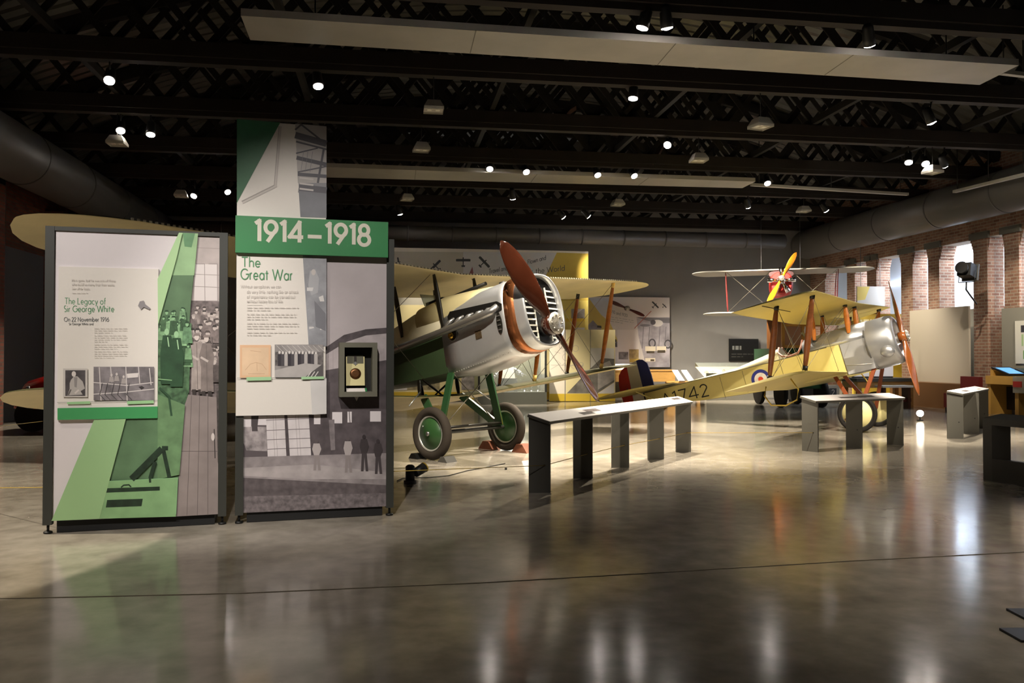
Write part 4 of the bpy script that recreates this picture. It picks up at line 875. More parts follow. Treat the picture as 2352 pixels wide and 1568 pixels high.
deck([(.5, 1.77), (.1, 1.775), (-.35, 1.77), (-.8, 1.75)], 'top_decking', SA); deck([(-1.33, 1.74), (-1.6, 1.68), (-2.35, 1.58), (-3.4, 1.585), (-4.7, 1.615)], 'rear_decking', cm('d2cba6', .5, 0, .05, 2))
MB().b2((-1.32, -.3, 1.40), (-.82, .3, 1.47)).build('cockpit_floor', cm('1a1712', .7), S)
for s in (-1, 1): MB().tube([(-.8, s * .16, 1.745), (-.82, s * .33, 1.60), (-.9, s * .355, 1.5), (-1.1, s * .35, 1.475), (-1.25, s * .34, 1.52), (-1.33, s * .28, 1.62), (-1.34, s * .1, 1.735)], .022, 10).build('cockpit_rim', cm('8a5a48', .5), S)
MB().prism([(-.72, -.16, 1.74), (-.72, .16, 1.74), (-.80, .13, 1.92), (-.80, -.13, 1.92)], (.006, 0, 0)).build('windscreen', cm('b9c0bd', .1, 0, 0, 6, 0, 0, 0, None, .5, .8), S)
cz = 1.255; cl = MB()
cl.lathe([(.497, .47), (.503, .52), (.503, .88), (.48, .96), (.43, 1.0), (.38, 1.0), (.355, .97), (.35, .6)], (0, 0, cz), (1, 0, 0), 44, 0, True, 1, 1, False); ccl = cl.build('engine_cowling', SA, S)
MB().lathe([(.36, .60), (.36, .62)], (0, 0, cz), (1, 0, 0), 30).build('engine_bay', cm('0c0c0b', .6), S)
for k in range(9): a = 2 * pi * k / 9; MB().tube([(.74, .1 * cos(a), cz + .1 * sin(a)), (.74, .32 * cos(a), cz + .32 * sin(a))], .05, 10).build('cylinder', cm('2a2926', .4, .6), S)
MB().lathe([(.10, .62), (.10, 1.0)], (0, 0, cz), (1, 0, 0), 16).build('crankcase', STEEL, S)
MB().ball((.80, -.455, 1.04), .125, 16, 0, (1.1, .7, 1)).build('cowling_blister', SA, ccl); MB().lathe([(.506, .462), (.506, .482)], (0, 0, cz), (1, 0, 0), 44, 0, True, 1, 1, False).build('cowling_joint', cm('4c4b48', .5), ccl)
MB().tube([(.46, -.437, .88), (-.02, -.436, .98)], .006, 6).build('panel_seam', cm('d4d2cc', .4, .6), S)
propeller(S, (1.075, 0, 1.264), 1.235, -.254, -1, .235, cm('81471f', .22, 0, .22, 3.0, 0, 0, .5, (1, 1, 1)), 2.0, .11)
for s in (-1, 1):
    MB().bar((.46, s * .36, .80), (.02, s * .70, .02), .03, .075, 0, (1, 0, 0)).build('undercarriage_leg', cm('7c3a16', .45), S); MB().bar((-.32, s * .36, .82), (-.02, s * .70, .02), .03, .075, 0, (1, 0, 0)).build('undercarriage_leg', cm('7c3a16', .45), S)
    wheel(S, s * .84, .373, .075, cm('d5cb92', .5), RUBBER, cm('1d1b18', .6), s)
MB().tube([(0, -.9, 0), (0, .9, 0)], .022, 10).build('axle', BLACK, S)
hh = MB().lathe([(.02, .0), (.02, .004)], (-.23, -.895, -.06), (0, -1, 0), 12); hh.build('valve_hole', cm('4a2a18', .6), S)
rd = MB(); bl, wh_, re_ = cm('232a6b', .5), cm('cfc9bd', .5), cm('b3291c', .5)
Yr = .018
rd.prism([(-4.60, -Yr, 2.40), (-4.50, -Yr, 2.28), (-4.47, -Yr, 2.0), (-4.47, -Yr, 1.70), (-4.765, -Yr, 1.70), (-4.755, -Yr, 2.42), (-4.68, -Yr, 2.425)], (0, 2 * Yr, 0), 0)
rd.prism([(-4.755, -Yr, 2.42), (-4.775, -Yr, 1.36), (-5.10, -Yr, 1.40), (-5.04, -Yr, 2.37)], (0, 2 * Yr, 0), 1)
rd.prism([(-5.04, -Yr, 2.37), (-5.10, -Yr, 1.40), (-5.26, -Yr, 1.42), (-5.36, -Yr, 1.49), (-5.39, -Yr, 1.75), (-5.37, -Yr, 2.0), (-5.31, -Yr, 2.2), (-5.2, -Yr, 2.31)], (0, 2 * Yr, 0), 2)
rd.build('rudder', [bl, wh_, re_], S)
sb_ = [(-3.98, 0), (-4.15, .8), (-4.4, 1.25), (-4.75, 1.5), (-5.2, 1.5), (-5.28, 1.2), (-5.2, .3), (-5.0, .12)]
MB().prism([(x, -y, 1.635) for x, y in sb_] + [(x, y, 1.635) for x, y in sb_[::-1] if y > 0], (0, 0, .035)).build('tailplane', YL2, S)
for s in (-1, 1): MB().tube([(-4.5, s * .1, 1.38), (-4.6, s * .75, 1.63)], .014, 6).build('tailplane_stay', YL, S); MB().prism([(-4.9, s * .5, 1.66), (-5.0, s * .5, 1.66), (-4.92, s * .5, 1.8)], (0, .01, 0)).build('control_horn', BLACK, S)
MB().tube([(-4.15, 0, 1.22), (-4.62, 0, 1.02), (-4.86, 0, .98)], .022, 8).build('tail_skid', cm('8a6a2c', .5), S)
MB().b2((-4.77, -.075, 1.35), (-4.735, .075, 1.62)).build('stern_post', BLACK, S)
sa = atan2(.36, 4.45)
def side(x, z, off=.004): return V3((x, -(hw2(x) + off), z))
nb = MB(); write(nb, 'A1742', lambda x, y: side(-4.33 + x, 1.195 - .045 * x + y), .27, .028, 0, 1.22); nb.build('serial_number', cm('14130f', .6), S, fix=False)
rn_ = MB()
for r, k, mi in ((.215, 0, 0), (.145, 1, 1), (.058, 2, 2)): rn_.sheet([side(-1.84 + r * cos(a), 1.175 + r * sin(a), .004 + .002 * k) for a in [2 * pi * j / 36 for j in range(36)]], mi)
rn_.build('roundel', [cm('2b3286', .5), cm('e6e0dc', .5), cm('d2402a', .5)], S, fix=False)
ln = MB()
for x in (-1.33, -2.2, -2.75): ln.tube([side(x, .9 + .03 * abs(x) if x > -2 else .98, .002), side(x, 1.47, .002)], .004, 4)
ln.tube([side(-.3, 1.44), side(-1.2, 1.46), side(-2.35, 1.5), side(-3.4, 1.56), side(-4.7, 1.61)], .009, 5); ln.tube([side(-.045, .8), side(-.045, 1.42)], .008, 5); ln.build('fabric_lacing', cm('4c4527', .6), S)
# ---------------------------------------------------------------- the little silver biplane hung at the back
B0 = P(1795, 641, 26.0)
B = thing('biplane', 'small silver biplane with red nose and orange propeller hanging in front of the rear wall', 'aeroplane', B0, rot=(0, -.03, -RA(106)))
BW = cm('a09d95', .5, 0, .05, 2)
wing(B, 'upper_wing', -.25, lambda y: .33 + .005 * y, 2.80, 1.15, round_tip(2.8, 1.15, 2.3), [BW], -.02, .12)
wing(B, 'lower_wing', -.35, lambda y: -1.02, 2.45, 1.05, round_tip(2.45, 1.05, 1.9), [BW], -.02, .12)
RED = cm('b02a26', .4); DRED = cm('7a2a28', .45)
for s in (-1, 1):
    for x in (-.45, -1.05): strut(B, (x, s * 1.72, .36), (x + .05 - .2 * (x < -.8), s * 1.66, -.98), DRED, .032, 'interplane_strut', .6)
    wire(B, (-.5, s * 1.7, .34), (-.6, s * .3, -.9), .006); wire(B, (-.5, s * .3, .34), (-.6, s * 1.66, -.98), .006)
bd = MB(); bd.rings([sup(-.05, .30, -.42, .22, 2.4), sup(-.3, .36, -.5, .28, 2.6), sup(-.9, .36, -.52, .3, 3), sup(-2.0, .28, -.4, .2, 3), sup(-3.6, .06, -.1, .1, 3)]); bd.build('fuselage', RED, B)
MB().rings([sup(-.28, .375, .1, .30, 3), sup(-1.2, .375, .1, .31, 3)], 0, True).build('top_decking', cm('3a1a1c', .5), B)
for a in (4, 176, 300, 240, 90): MB().tube([V3((.02, .1 * cos(RA(a)), -.05 + .1 * sin(RA(a)))), V3((.02, .42 * cos(RA(a)), -.05 + .42 * sin(RA(a))))], [.05, .085], 12).build('cylinder', CHROME, B)
MB().lathe([(.13, -.1), (.15, .02), (.08, .12)], (0, 0, -.03), (1, 0, 0), 16).build('crankcase', CHROME, B)
propeller(B, (.2, 0, 0), .92, -.50, -1, .19, cm('b8701a', .15, 0, .1, 3, 0, 0, .6), 1.6, .09)
for s in (-1, 1): MB().tube([(-.7, s * .6, .38), (-.7, s * .6, 2.4)], .006, 5).build('suspension_cable', STEEL, B)
# ================================================================== REAR OF THE HALL
def wallboard(name, label, cat, v, x0, y0, x1, y1, thick, m, ground=False, u0=None):
    o = W(0, v); pl = Plane(o, YAW); a, b = pl.loc(x0, y1), pl.loc(x1, y0)
    org = o + pl.ex * a.x; r = thing(name, label, cat, (org.x, org.y, 0 if ground else a.z), YAW)
    pl2 = Plane(org, YAW); z0 = 0 if ground else a.z
    class P2:
        def loc(s, px, py, y=0.0): p = pl2.loc(px, py, y); return V3((p.x, p.y, p.z - z0))
    p2 = P2(); hi = b.z - z0; w_ = b.x - a.x
    MB().b2((0, .0, .03 if ground else 0), (w_, thick, hi)).build('board', m, r)
    return r, p2, w_, hi
def plane_mark(a, m, x, y, s, ang):
    c_, s_ = cos(RA(ang)), sin(RA(ang)); T = lambda q: [(x + (p * c_ - r * s_) * s, y + (p * s_ + r * c_) * s) for p, r in q]
    a.poly(m, T([(-.95, -.12), (-.8, -.2), (.8, -.2), (.95, -.12), (.9, .12), (-.9, .12)])); a.poly(m, T([(-.08, -.4), (.08, -.4), (.05, .75), (-.05, .75)]), False); a.poly(m, T([(-.25, .62), (.25, .62), (.2, .82), (-.2, .82)]), False)
YW = cm('c3a94a', .5); YW2 = cm('d9b93c', .5); CRM = cm('e6d9a6', .5); DK = cm('3f4247', .6)
r, pl, w_, h_ = wallboard('mural_wall', 'tall white and yellow mural wall with aeroplane silhouettes behind the silver-nosed biplane', 'display wall', 27.2, 876, 577, 1351, 921, .35, cm('d8d2c6', .5), True)
a = Art(pl, -.001)
a.poly(cm('b9b5a8', .5), [(876, 577), (1064, 579), (1064, 700), (876, 700)]); a.poly(cm('c9c8ca', .5), [(1064, 578), (1279, 580), (1254, 632), (1240, 700), (1064, 700)])
a.poly(YW, [(1279, 580), (1351, 582), (1351, 760), (1260, 760), (1254, 632)]); a.poly(CRM, [(876, 700), (1351, 700), (1351, 903), (876, 903)]); a.poly(cm('d8c46a', .5), [(1285, 690), (1351, 690), (1351, 760), (1285, 760)])
a.poly(YW2, [(876, 900), (1351, 900), (1351, 917), (876, 917)])
plane_mark(a, DK, 1064, 598, 18, 0); plane_mark(a, DK, 1112, 602, 18, 46); plane_mark(a, DK, 1000, 610, 18, -45); plane_mark(a, DK, 915, 602, 12, 80)
tx = cm('55565a', .6)
a.text(tx, 'Flown and', 1212, 607, 1254, 596, 10, 1.2); a.text(tx, 'over the World', 1196, 632, 1297, 621, 12, 1.4); a.text(tx, 'Travel and', 1123, 628, 1165, 620, 10, 1.2)
a.poly(cm('8d5a60', .5), [(1077, 630), (1085, 612), (1088, 630)])
a.rect(ph('8f8a88', .3, 4), 1312, 709, 1343, 731); a.poly(cm('cfcac6', .5), [(1322, 710), (1338, 710), (1326, 720)]); a.rect(YW2, 1300, 731, 1343, 738); a.rect(WHITE, 1316, 752, 1343, 768)
a.rect(ph('a8a3a2', .4, 5), 1060, 858, 1102, 895); a.rect(ph('9a8f70', .4, 5), 905, 858, 1010, 895); a.rect(cm('d9d6d4', .5), 905, 880, 935, 896)
a.build('printed_mural', r)
r, pl, w_, h_ = wallboard('mural_panel', 'cream lower mural panel with line drawings and a yellow skirting stripe beside the propeller tip', 'display board', 26.5, 1262, 757, 1413, 922, .06, CRM, True)
a = Art(pl, -.001); dl = cm('b7ada6', .6)
a.poly(cm('efe6d6', .5), [(1262, 757), (1300, 757), (1300, 905), (1262, 905)]); a.rect(cm('ddd8cc', .5), 1356, 799, 1411, 850)
a.poly(ph('77736b', .3, 3), [(1357, 845), (1382, 822), (1411, 824), (1411, 877), (1372, 903), (1302, 903)]); a.poly(ph('b5aea6', .2, 3), [(1373, 840), (1400, 828), (1411, 850), (1411, 872), (1373, 895)]); a.poly(cm('e4dfdb', .5), [(1411, 878), (1411, 903), (1374, 903)])
rn = random.Random(5)
for k in range(14): x, y = rn.uniform(1272, 1340), rn.uniform(775, 845); a.line(dl, [(x, y), (x + rn.uniform(-14, 14), y + rn.uniform(-10, 10)), (x + rn.uniform(-16, 16), y + rn.uniform(2, 22))], .7)
for x, y, rr_ in ((1335, 837, 5), (1300, 820, 8), (1290, 795, 6), (1322, 800, 7)): a.line(dl, [(x + rr_ * cos(t * .5), y + rr_ * sin(t * .5)) for t in range(14)], .7)
a.line(dl, [(1265, 838), (1340, 840)], .8); a.rect(YW2, 1262, 904, 1413, 921); a.line(cm('6d6a5f', .5), [(1298, 757), (1298, 921)], 1.6); a.line(cm('6d6a5f', .5), [(1356, 757), (1356, 921)], 1.2)
a.build('printed_drawing', r)
# glass showcase with a chrome engine
SCv = 25.2; o = W(0, SCv); pl = Plane(o, YAW); A_ = pl.loc(1098, 920); B_ = pl.loc(1256, 786); org = o + pl.ex * A_.x
sh_ = thing('showcase', 'tall glass showcase on a grey plinth behind the wheels of the silver-nosed biplane', 'showcase', (org.x, org.y, 0), YAW); w_ = B_.x - A_.x; hz = B_.z
MB().b2((0, 0, 0), (w_, 1.1, .38)).build('plinth', cm('5d5f57', .5), sh_); MB().b2((0, 1.04, .38), (w_, 1.1, hz)).build('back_panel', cm('6f6c48', .6), sh_)
for x in (.03, w_ - .03): MB().b2((x - .03, 0, .38), (x + .03, .06, hz)).build('post', cm('2f302e', .4), sh_)
l_ = bpy.data.lights.new('case_fill', 'AREA'); l_.energy = 60; l_.size = 1.2; l_.color = (1, .94, .84); lo_ = bpy.data.objects.new('case_fill', l_); COL.objects.link(lo_); lo_.parent = sh_; lo_.location = (w_ / 2, .45, hz - .03)  # unseen area light added to brighten the inside of the showcase
MB().b2((0, 0, hz), (w_, 1.1, hz + .05)).build('top_frame', cm('b9bab4', .4, .5), sh_)
GLS = cm('e9f2f0', .02, 0, 0, 6, 0, 0, 0, None, .5, 1.0)
gm = bpy.data.materials.new('clear_glass'); gm.use_nodes = True; nt = gm.node_tree; bsdf = nt.nodes['Principled BSDF']; bsdf.inputs['Base Color'].default_value = (.85, .93, .9, 1); bsdf.inputs['Roughness'].default_value = .05; bsdf.inputs['Alpha'].default_value = .13
MB().b2((.06, .02, .38), (w_ - .06, .03, hz)).build('glass_front', gm, sh_); MB().b2((w_ - .05, .06, .38), (w_ - .04, 1.04, hz)).build('glass_side', gm, sh_)
for i, (x, lab) in enumerate(((1.5, 'left'), (1.72, 'middle'), (1.93, 'right'))):
    p = org + pl.ex * x - pl.n * .35 + V3((0, 0, .38)); o = MB().lathe([(.06, 0), (.05, .02), (.012, .04), (.012, .16), (.05, .2), (.055, .26), (.03, .3)], n=14).build('trophy', CHROME); o.location = p
    tag(o, 'small shiny trophy cup on the showcase floor, %s one of three' % lab, 'trophy', 'cups in the glass showcase')
en = thing('radial_engine', 'chrome radial engine with a white cover and blue badge inside the glass showcase', 'engine', org + pl.ex * .98 - pl.n * .5 + V3((0, 0, 1.22)), YAW)
MB().lathe([(.2, -.12), (.22, 0), (.16, .16)], (0, 0, 0), (0, -1, 0), 20).build('crankcase', CHROME, en)
for k in range(7):
    a_ = 2 * pi * k / 7 + .3; d_ = V3((cos(a_), 0, sin(a_))); cy = MB(); cy.tube([d_ * .2, d_ * .5], .075, 12)
    for j in range(5): cy.tube([d_ * (.26 + j * .05), d_ * (.275 + j * .05)], .095, 12)
    cy.tube([d_ * .5, d_ * .6], .06, 10); cy.build('cylinder', CHROME, en); MB().tube([d_ * .3 + V3((.08, -.08, 0)), d_ * .6 + V3((.1, -.08, 0))], .014, 6).build('push_rod', CHROME, en)
MB().prism([(-.16, -.2, .2), (.12, -.2, .2), (.22, -.2, -.42), (-.28, -.2, -.42)], (0, .02, 0)).build('cover_plate', cm('e8e6dc', .4), en); MB().b2((-.1, -.215, .06), (.1, -.2, .2)).build('blue_badge', cm('272c78', .4), en)
MB().b2((-.3, -.1, -.84), (.3, .2, -.42)).build('stand', cm('4c4c46', .5), en)
# second mural on the rear wall
r, pl, w_, h_ = wallboard('mural_panel', 'white and yellow wall mural with a wartime photograph, left of the hanging silver biplane', 'display board', VB - .08, 1342, 683, 1538, 843, .07, cm('dcd7d6', .5))
a = Art(pl, -.001); a.poly(cm('c8cfdf', .5), [(1352, 684), (1402, 684), (1402, 730), (1375, 722)]); a.poly(cm('d0bd6b', .5), [(1342, 684), (1352, 684), (1380, 722), (1402, 742), (1418, 780), (1418, 795), (1342, 795)])
a.poly(ph('8c8a96', .3, 2), [(1342, 755), (1362, 735), (1400, 778), (1418, 785), (1418, 797), (1342, 797)]); a.poly(cm('3c3c48', .5), [(1352, 758), (1400, 772), (1416, 780), (1416, 796), (1356, 796)]); a.poly(cm('c9c9d2', .5), [(1352, 776), (1416, 786), (1400, 790), (1352, 783)]); a.ell(cm('9c9693', .5), 1376, 756, 5, 7); a.poly(cm('3a3b40', .5), [(1371, 752), (1372, 747), (1381, 748), (1382, 753)])
a.rect(cm('d9d6c4', .5), 1354, 798, 1412, 843); a.rect(cm('e9e4e4', .5), 1418, 757, 1468, 843)
a.poly(ph('a7a3ab', .25, 2), [(1462, 730), (1538, 728), (1538, 843), (1485, 843), (1467, 775)]); a.poly(cm('77767c', .5), [(1460, 728), (1538, 730), (1538, 742), (1500, 740)]); a.ell(cm('d9d5d2', .5), 1510, 742, 13, 8); a.ell(cm('55545a', .5), 1500, 740, 6, 6); a.ell(cm('77757c', .5), 1482, 747, 12, 3)
for x, y, rr_ in ((1498, 788, 7), (1534, 790, 7)): a.line(cm('4b4a50', .5), [(x + rr_ * cos(t * .5), y + 1.3 * rr_ * sin(t * .5)) for t in range(14)], 3)
for x in (1478, 1492, 1516, 1530): a.line(cm('6b6a70', .5), [(x, 750), (x - 3, 800)], 1.2)
for q in ((1482, 795, 1506, 806), (1508, 795, 1530, 806), (1482, 822, 1505, 830)): a.rect(cm('e4dcc8', .5), *q)
for q in ((1485, 806, 1503, 811), (1510, 804, 1528, 810), (1494, 825, 1503, 829)): a.rect(ph('4e473c', .4, 6), *q)
a.rect(ph('8c878a', .35, 5), 1421, 808, 1443, 825); a.rect(ph('b39f72', .35, 5), 1445, 802, 1467, 824); a.rect(cm('e0c567', .5), 1446, 824, 1470, 832)
plane_mark(a, DK, 1505, 700, 11, 45); plane_mark(a, DK, 1526, 702, 7, 45); a.line(cm('a8503f', .5), [(1457, 754), (1496, 714)], 1.4)
tx2 = cm('8b8f96', .6); a.text(tx2, '1910 and 1920', 1401, 718, 1441, 728, 7, .9); a.lines(tx2, 1402, 727, 1455, 3, 5, .16, .8, 9)
a.build('printed_mural', r)
po = W(0, VB - .33); pl3 = Plane(po, YAW); c_ = pl3.loc(1440, 708); pw = po + pl3.ex * c_.x + V3((0, 0, c_.z))
pr = thing('mounted_propeller', 'old dark red wooden propeller mounted across the top of the rear wall mural', 'propeller', pw, rot=(0, 0, YAW - pi / 2))
propeller(pr, (0, 0, 0), .74, RA(68), 1, .15, cm('4a1c14', .3, 0, .1, 4), 1.2, .09); MB().tube([(0, 0, 0), (-.235, 0, 0)], .03, 8).build('bracket', BLACK, pr)
# wooden tables, light-box, desk cases
def table(label, p0, p1, v, dep, top_z, apron, nm='table', boards=None):
    o = W(0, v); pl = Plane(o, YAW); a, b = pl.loc(*p0), pl.loc(*p1); org = o + pl.ex * a.x; w_ = b.x - a.x
    r = thing(nm, label, 'table', (org.x, org.y, 0), YAW)
    MB().b2((0, 0, top_z - .05), (w_, dep, top_z)).build('tabletop', WOODL, r); MB().b2((.03, .02, top_z - .05 - apron), (w_ - .03, dep - .02, top_z - .05)).build('apron', WOODL, r)
    for x in (.1, w_ - .1):
        for y in (.08, dep - .08): MB().b2((x - .05, y - .05, 0), (x + .05, y + .05, top_z - .05 - apron)).build('leg', WOODL, r)
    return r, pl, w_, org
table('pale wooden table below the rear wall mural, left of the desk cases', (1400, 880), (1553, 880), 28.7, .8, 1.0, .38)
o = W(0, 28.9); pl = Plane(o, YAW); a_, b_ = pl.loc(1410, 838), pl.loc(1447, 825)
lbx = MB().b2((0, 0, 0), (b_.x - a_.x, .12, b_.z - a_.z)).build('light_box', cm('ffffff', .4, emit=2.5)); lbx.location = o + pl.ex * a_.x + V3((0, 0, 1.0)); lbx.rotation_euler = (0, 0, YAW); tag(lbx, 'glowing white light box standing on the pale wooden table', 'light box')
r, pl, w_, org = table('wooden display desk with sloping white caption boards beside the grey rear wall', (1558, 885), (1612, 885), 26.6, 1.2, .62, .3, 'display_desk')
for k, x in enumerate((.03, .36)):
    q = MB(); q.prism([(x, .02, .64), (x + .2, .02, .64), (x + .36, 1.15, .98), (x + .16, 1.15, .98)], (0, -.01, .03)); q.build('caption_board', WHITE, r); MB().b2((x, .04, .5), (x + .22, .5, .64)).build('book_rest', OAK, r)
o2 = W(0, 26.5); pl = Plane(o2, YAW); A_, B_ = pl.loc(1622, 885), pl.loc(1748, 835); org = o2 + pl.ex * A_.x; w_ = B_.x - A_.x
gc = thing('desk_case', 'low glass-topped desk case full of bright metal objects, behind the yellow fuselage', 'showcase', (org.x, org.y, 0), YAW)
MB().b2((0, 0, 0), (w_, 1.0, .72)).build('cabinet', cm('6d6a60', .5), gc); MB().prism([(0, 0, .72), (w_, 0, .72), (w_, 1.0, 1.12), (0, 1.0, 1.12)], (0, 0, .01)).build('lining', cm('cfc6a8', .5), gc)
MB().prism([(0, 0, .84), (w_, 0, .84), (w_, 1.0, 1.26), (0, 1.0, 1.26)], (0, 0, .01)).build('glass_lid', gm, gc)
MB().bar((0, 0, .82), (w_, 0, .82), .03, .2).bar((0, 1.0, 1.19), (w_, 1.0, 1.19), .03, .15).build('edge_frame', cm('8b8878', .3, .7), gc)
rn = random.Random(11)
for k in range(8):
    x, t = .2 + k * (w_ - .4) / 7, rn.uniform(.2, .8); p = org + pl.ex * x - pl.n * t + V3((0, 0, .735 + .4 * t)); s = rn.uniform(.05, .1)
    o = MB().lathe([(s, 0), (s * 1.05, .02), (s * .6, .05), (s * .3, .07)], n=14).build('metal_part', rn.choice([CHROME, BRASS, STEEL])); o.location = p; o.rotation_euler = (.38, 0, YAW)
    tag(o, 'polished metal engine part lying in the glass-topped desk case', 'engine part', 'engine parts in the desk case')
r, pl, w_, h_ = wallboard('sign_board', 'black sign board with faint lettering on the grey rear wall behind the yellow biplane', 'sign', VB - .06, 1675, 778, 1742, 829, .05, cm('141514', .5))
a = Art(pl, -.001); a.lines(cm('8a8c88', .5), 1682, 794, 1735, 1, 8, 0, 9, 4); a.lines(cm('4c4d4a', .5), 1680, 812, 1735, 2, 6, 0, 2, 6); a.build('faint_print', r)
# green vintage bus front
bo_ = W(0, 22.4); pl = Plane(bo_, YAW); c_ = pl.loc(1846, 900); bp = bo_ + pl.ex * c_.x
bus = thing('vintage_bus', 'green vintage bus with a wooden windscreen frame and brass lamps behind the yellow biplane', 'bus', (bp.x, bp.y, 0), YAW - .1)
MB().b2((-.62, 0, .55), (.62, 2.4, 1.72)).build('body', cm('1d4a2c', .3), bus); MB().b2((-.6, .0, 2.72), (.6, 2.4, 2.8)).build('roof', cm('2c2622', .6), bus); MB().b2((-.55, 1.4, 1.7), (.55, 1.45, 2.72)).build('rear_partition', cm('a0683a', .5), bus)
for x in (-.58, 0, .58): MB().b2((x - .04, .02, 1.7), (x + .04, .1, 2.74)).build('windscreen_pillar', cm('c48a2e', .4), bus)
for z in (1.74, 2.35): MB().b2((-.6, .02, z), (.6, .1, z + .07)).build('windscreen_rail', cm('c48a2e', .4), bus)
MB().b2((-.3, -.35, .6), (.3, 0, 1.5)).build('bonnet', cm('1d4a2c', .3), bus)
for x in (-.45, .45): MB().lathe([(.09, 0), (.11, .05), (.1, .12)], (x, -.05, 1.5), (0, -1, 0), 18).build('lamp', BRASS, bus)
for x in (-.6, .6):
    for y in (.2, 2.0): MB().lathe([(.42, -.06), (.42, .06)], (x, y, .42), (1, 0, 0), 24).build('wheel', RUBBER, bus)
# dark block, number stand and work table under the scout
def block(name, label, cat, v, x0, y0, x1, y1, dep, m, ground=True, parts=()):
    o = W(0, v); pl = Plane(o, YAW); a, b = pl.loc(x0, y1), pl.loc(x1, y0); org = o + pl.ex * a.x + V3((0, 0, 0 if ground else a.z))
    r = thing(name, label, cat, org, YAW); return r, b.x - a.x, b.z - (0 if ground else a.z), org, pl
r, w_, h_, org, pl = block('work_table', 'dark-topped work table with white screens beyond the wheels of the yellow biplane', 'table', 22.0, 1968, 868, 2104, 930, 1, None)
MB().b2((0, 0, h_ - .1), (w_, .9, h_)).build('tabletop', cm('4c4a42', .5), r); MB().b2((.05, .04, h_ - .28), (w_ - .05, .86, h_ - .1)).build('apron', OAK, r)
for x in (.12, w_ - .12):
    for y in (.1, .8): MB().b2((x - .06, y - .06, 0), (x + .06, y + .06, h_ - .28)).build('leg', OAK, r)
for i, (x, wd, lab) in enumerate(((.15, .55, 'left white screen standing on the dark-topped work table'), (.85, .62, 'right white screen standing on the dark-topped work table'))):
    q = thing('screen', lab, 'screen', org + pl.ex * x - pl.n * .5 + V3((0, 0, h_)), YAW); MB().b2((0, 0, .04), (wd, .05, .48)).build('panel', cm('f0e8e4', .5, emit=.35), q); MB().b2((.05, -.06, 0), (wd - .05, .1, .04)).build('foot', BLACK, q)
r, w_, h_, org, pl = block('low_bench', 'low wooden bench with a red rail beneath the work table, beyond the far wheel', 'bench', 21.4, 2028, 885, 2098, 925, 1, None)
MB().b2((0, 0, h_ - .06), (w_, .4, h_)).build('seat', cm('d9d5cf', .5), r); MB().b2((0, .1, .2), (w_, .3, .3)).build('rail', cm('5a2018', .5), r); [MB().b2((x, .05, 0), (x + .08, .35, h_ - .06)).build('leg', cm('4a2a1c', .5), r) for x in (.05, w_ - .13)]
r, w_, h_, org, pl = block('storage_chest', 'black low chest on the floor beyond the yellow lower wing', 'chest', 25.0, 1825, 893, 1890, 925, 1, None); MB().b2((0, 0, .08), (w_, .7, h_)).build('body', cm('161513', .5), r); MB().b2((-.02, -.02, h_), (w_ + .02, .72, h_ + .05)).build('lid', cm('24221e', .5), r); [MB().b2((x, .1, 0), (x + .08, .6, .08)).build('foot', BLACK, r) for x in (.1, w_ - .18)]
r, w_, h_, org, pl = block('number_stand', 'white stand with a small dark 2 between the black chest and the yellow biplane wheels', 'stand', 24.2, 1893, 885, 1928, 925, 1, None); MB().b2((0, 0, 0), (w_, .3, h_)).build('body', cm('b3ada0', .5), r); MB().b2((w_ * .35, -.01, h_ * .35), (w_ * .8, 0, h_ * .85)).build('plate', DK, r)
nb = MB(); write(nb, '2', lambda x, y: V3((w_ * .48 + x, -.013, h_ * .45 + y)), .18, .02); nb.build('number', cm('cfcac0', .5), r, fix=False)
r, pl, w_, h_ = wallboard('sign_board', 'yellow and white sign board on the brick wall above the yellow biplane nose', 'sign', 25.5, 1969, 658, 2032, 705, .06, cm('b5aea6', .5)); a = Art(pl, -.001); a.poly(YW, [(1969, 658), (1998, 658), (1987, 688), (1969, 690)]); a.build('printed_face', r); MB().tube([(.15, .03, h_), (.15, .03, h_ + 1.35)], .01, 6).tube([(w_ - .15, .03, h_), (w_ - .15, .03, h_ + 1.35)], .01, 6).build('hanging_rod', STEEL, r)
r, pl, w_, h_ = wallboard('sign_board', 'golden yellow sign board half hidden by the yellow biplane cowling', 'sign', 24.6, 1960, 721, 2080, 835, .08, cm('c7a93a', .5), True); a = Art(pl, -.001); a.lines(cm('efe4b0', .5), 1975, 734, 2030, 2, 9, -.05, 5, 8); a.build('printed_face', r)
# right wall: pale boards, benches, poster, projector, kiosk
def rboard(name, label, cat, u, v0, v1, z0, z1, m, th=.06):
    c = W(u, (v0 + v1) / 2, z0); r = thing(name, label, cat, c, YAW); MB().b2((-th, -(v1 - v0) / 2, 0), (0, (v1 - v0) / 2, z1 - z0)).build('board', m, r); return r, (v1 - v0), z1 - z0
rb, L_, H_ = rboard('partition_board', 'tall pale beige board between two brick piers, with the propeller shadow on it', 'board', UR - .08, 20.98, 23.62, 0, 2.9, cm('b9b0a0', .7))
rb, L_, H_ = rboard('window_seat', 'brown wooden seat box along the foot of the pale beige board', 'bench', UR - .15, 20.7, 23.9, 0, .72, cm('7a5636', .5), .5)
rb, L_, H_ = rboard('partition_board', 'grey notice board at the right edge carrying a white poster', 'board', UR - .08, 15.6, 19.72, 0, 2.75, cm('8b887d', .7))
rp, L_, H_ = rboard('poster', 'white poster with green and dark spots pinned to the grey notice board', 'poster', UR - .16, 17.5, 19.2, 1.3, 2.4, cm('dedbd0', .5), .02)
ms = [cm('6da457', .5), cm('3c3c44', .5), cm('a9c890', .5)]
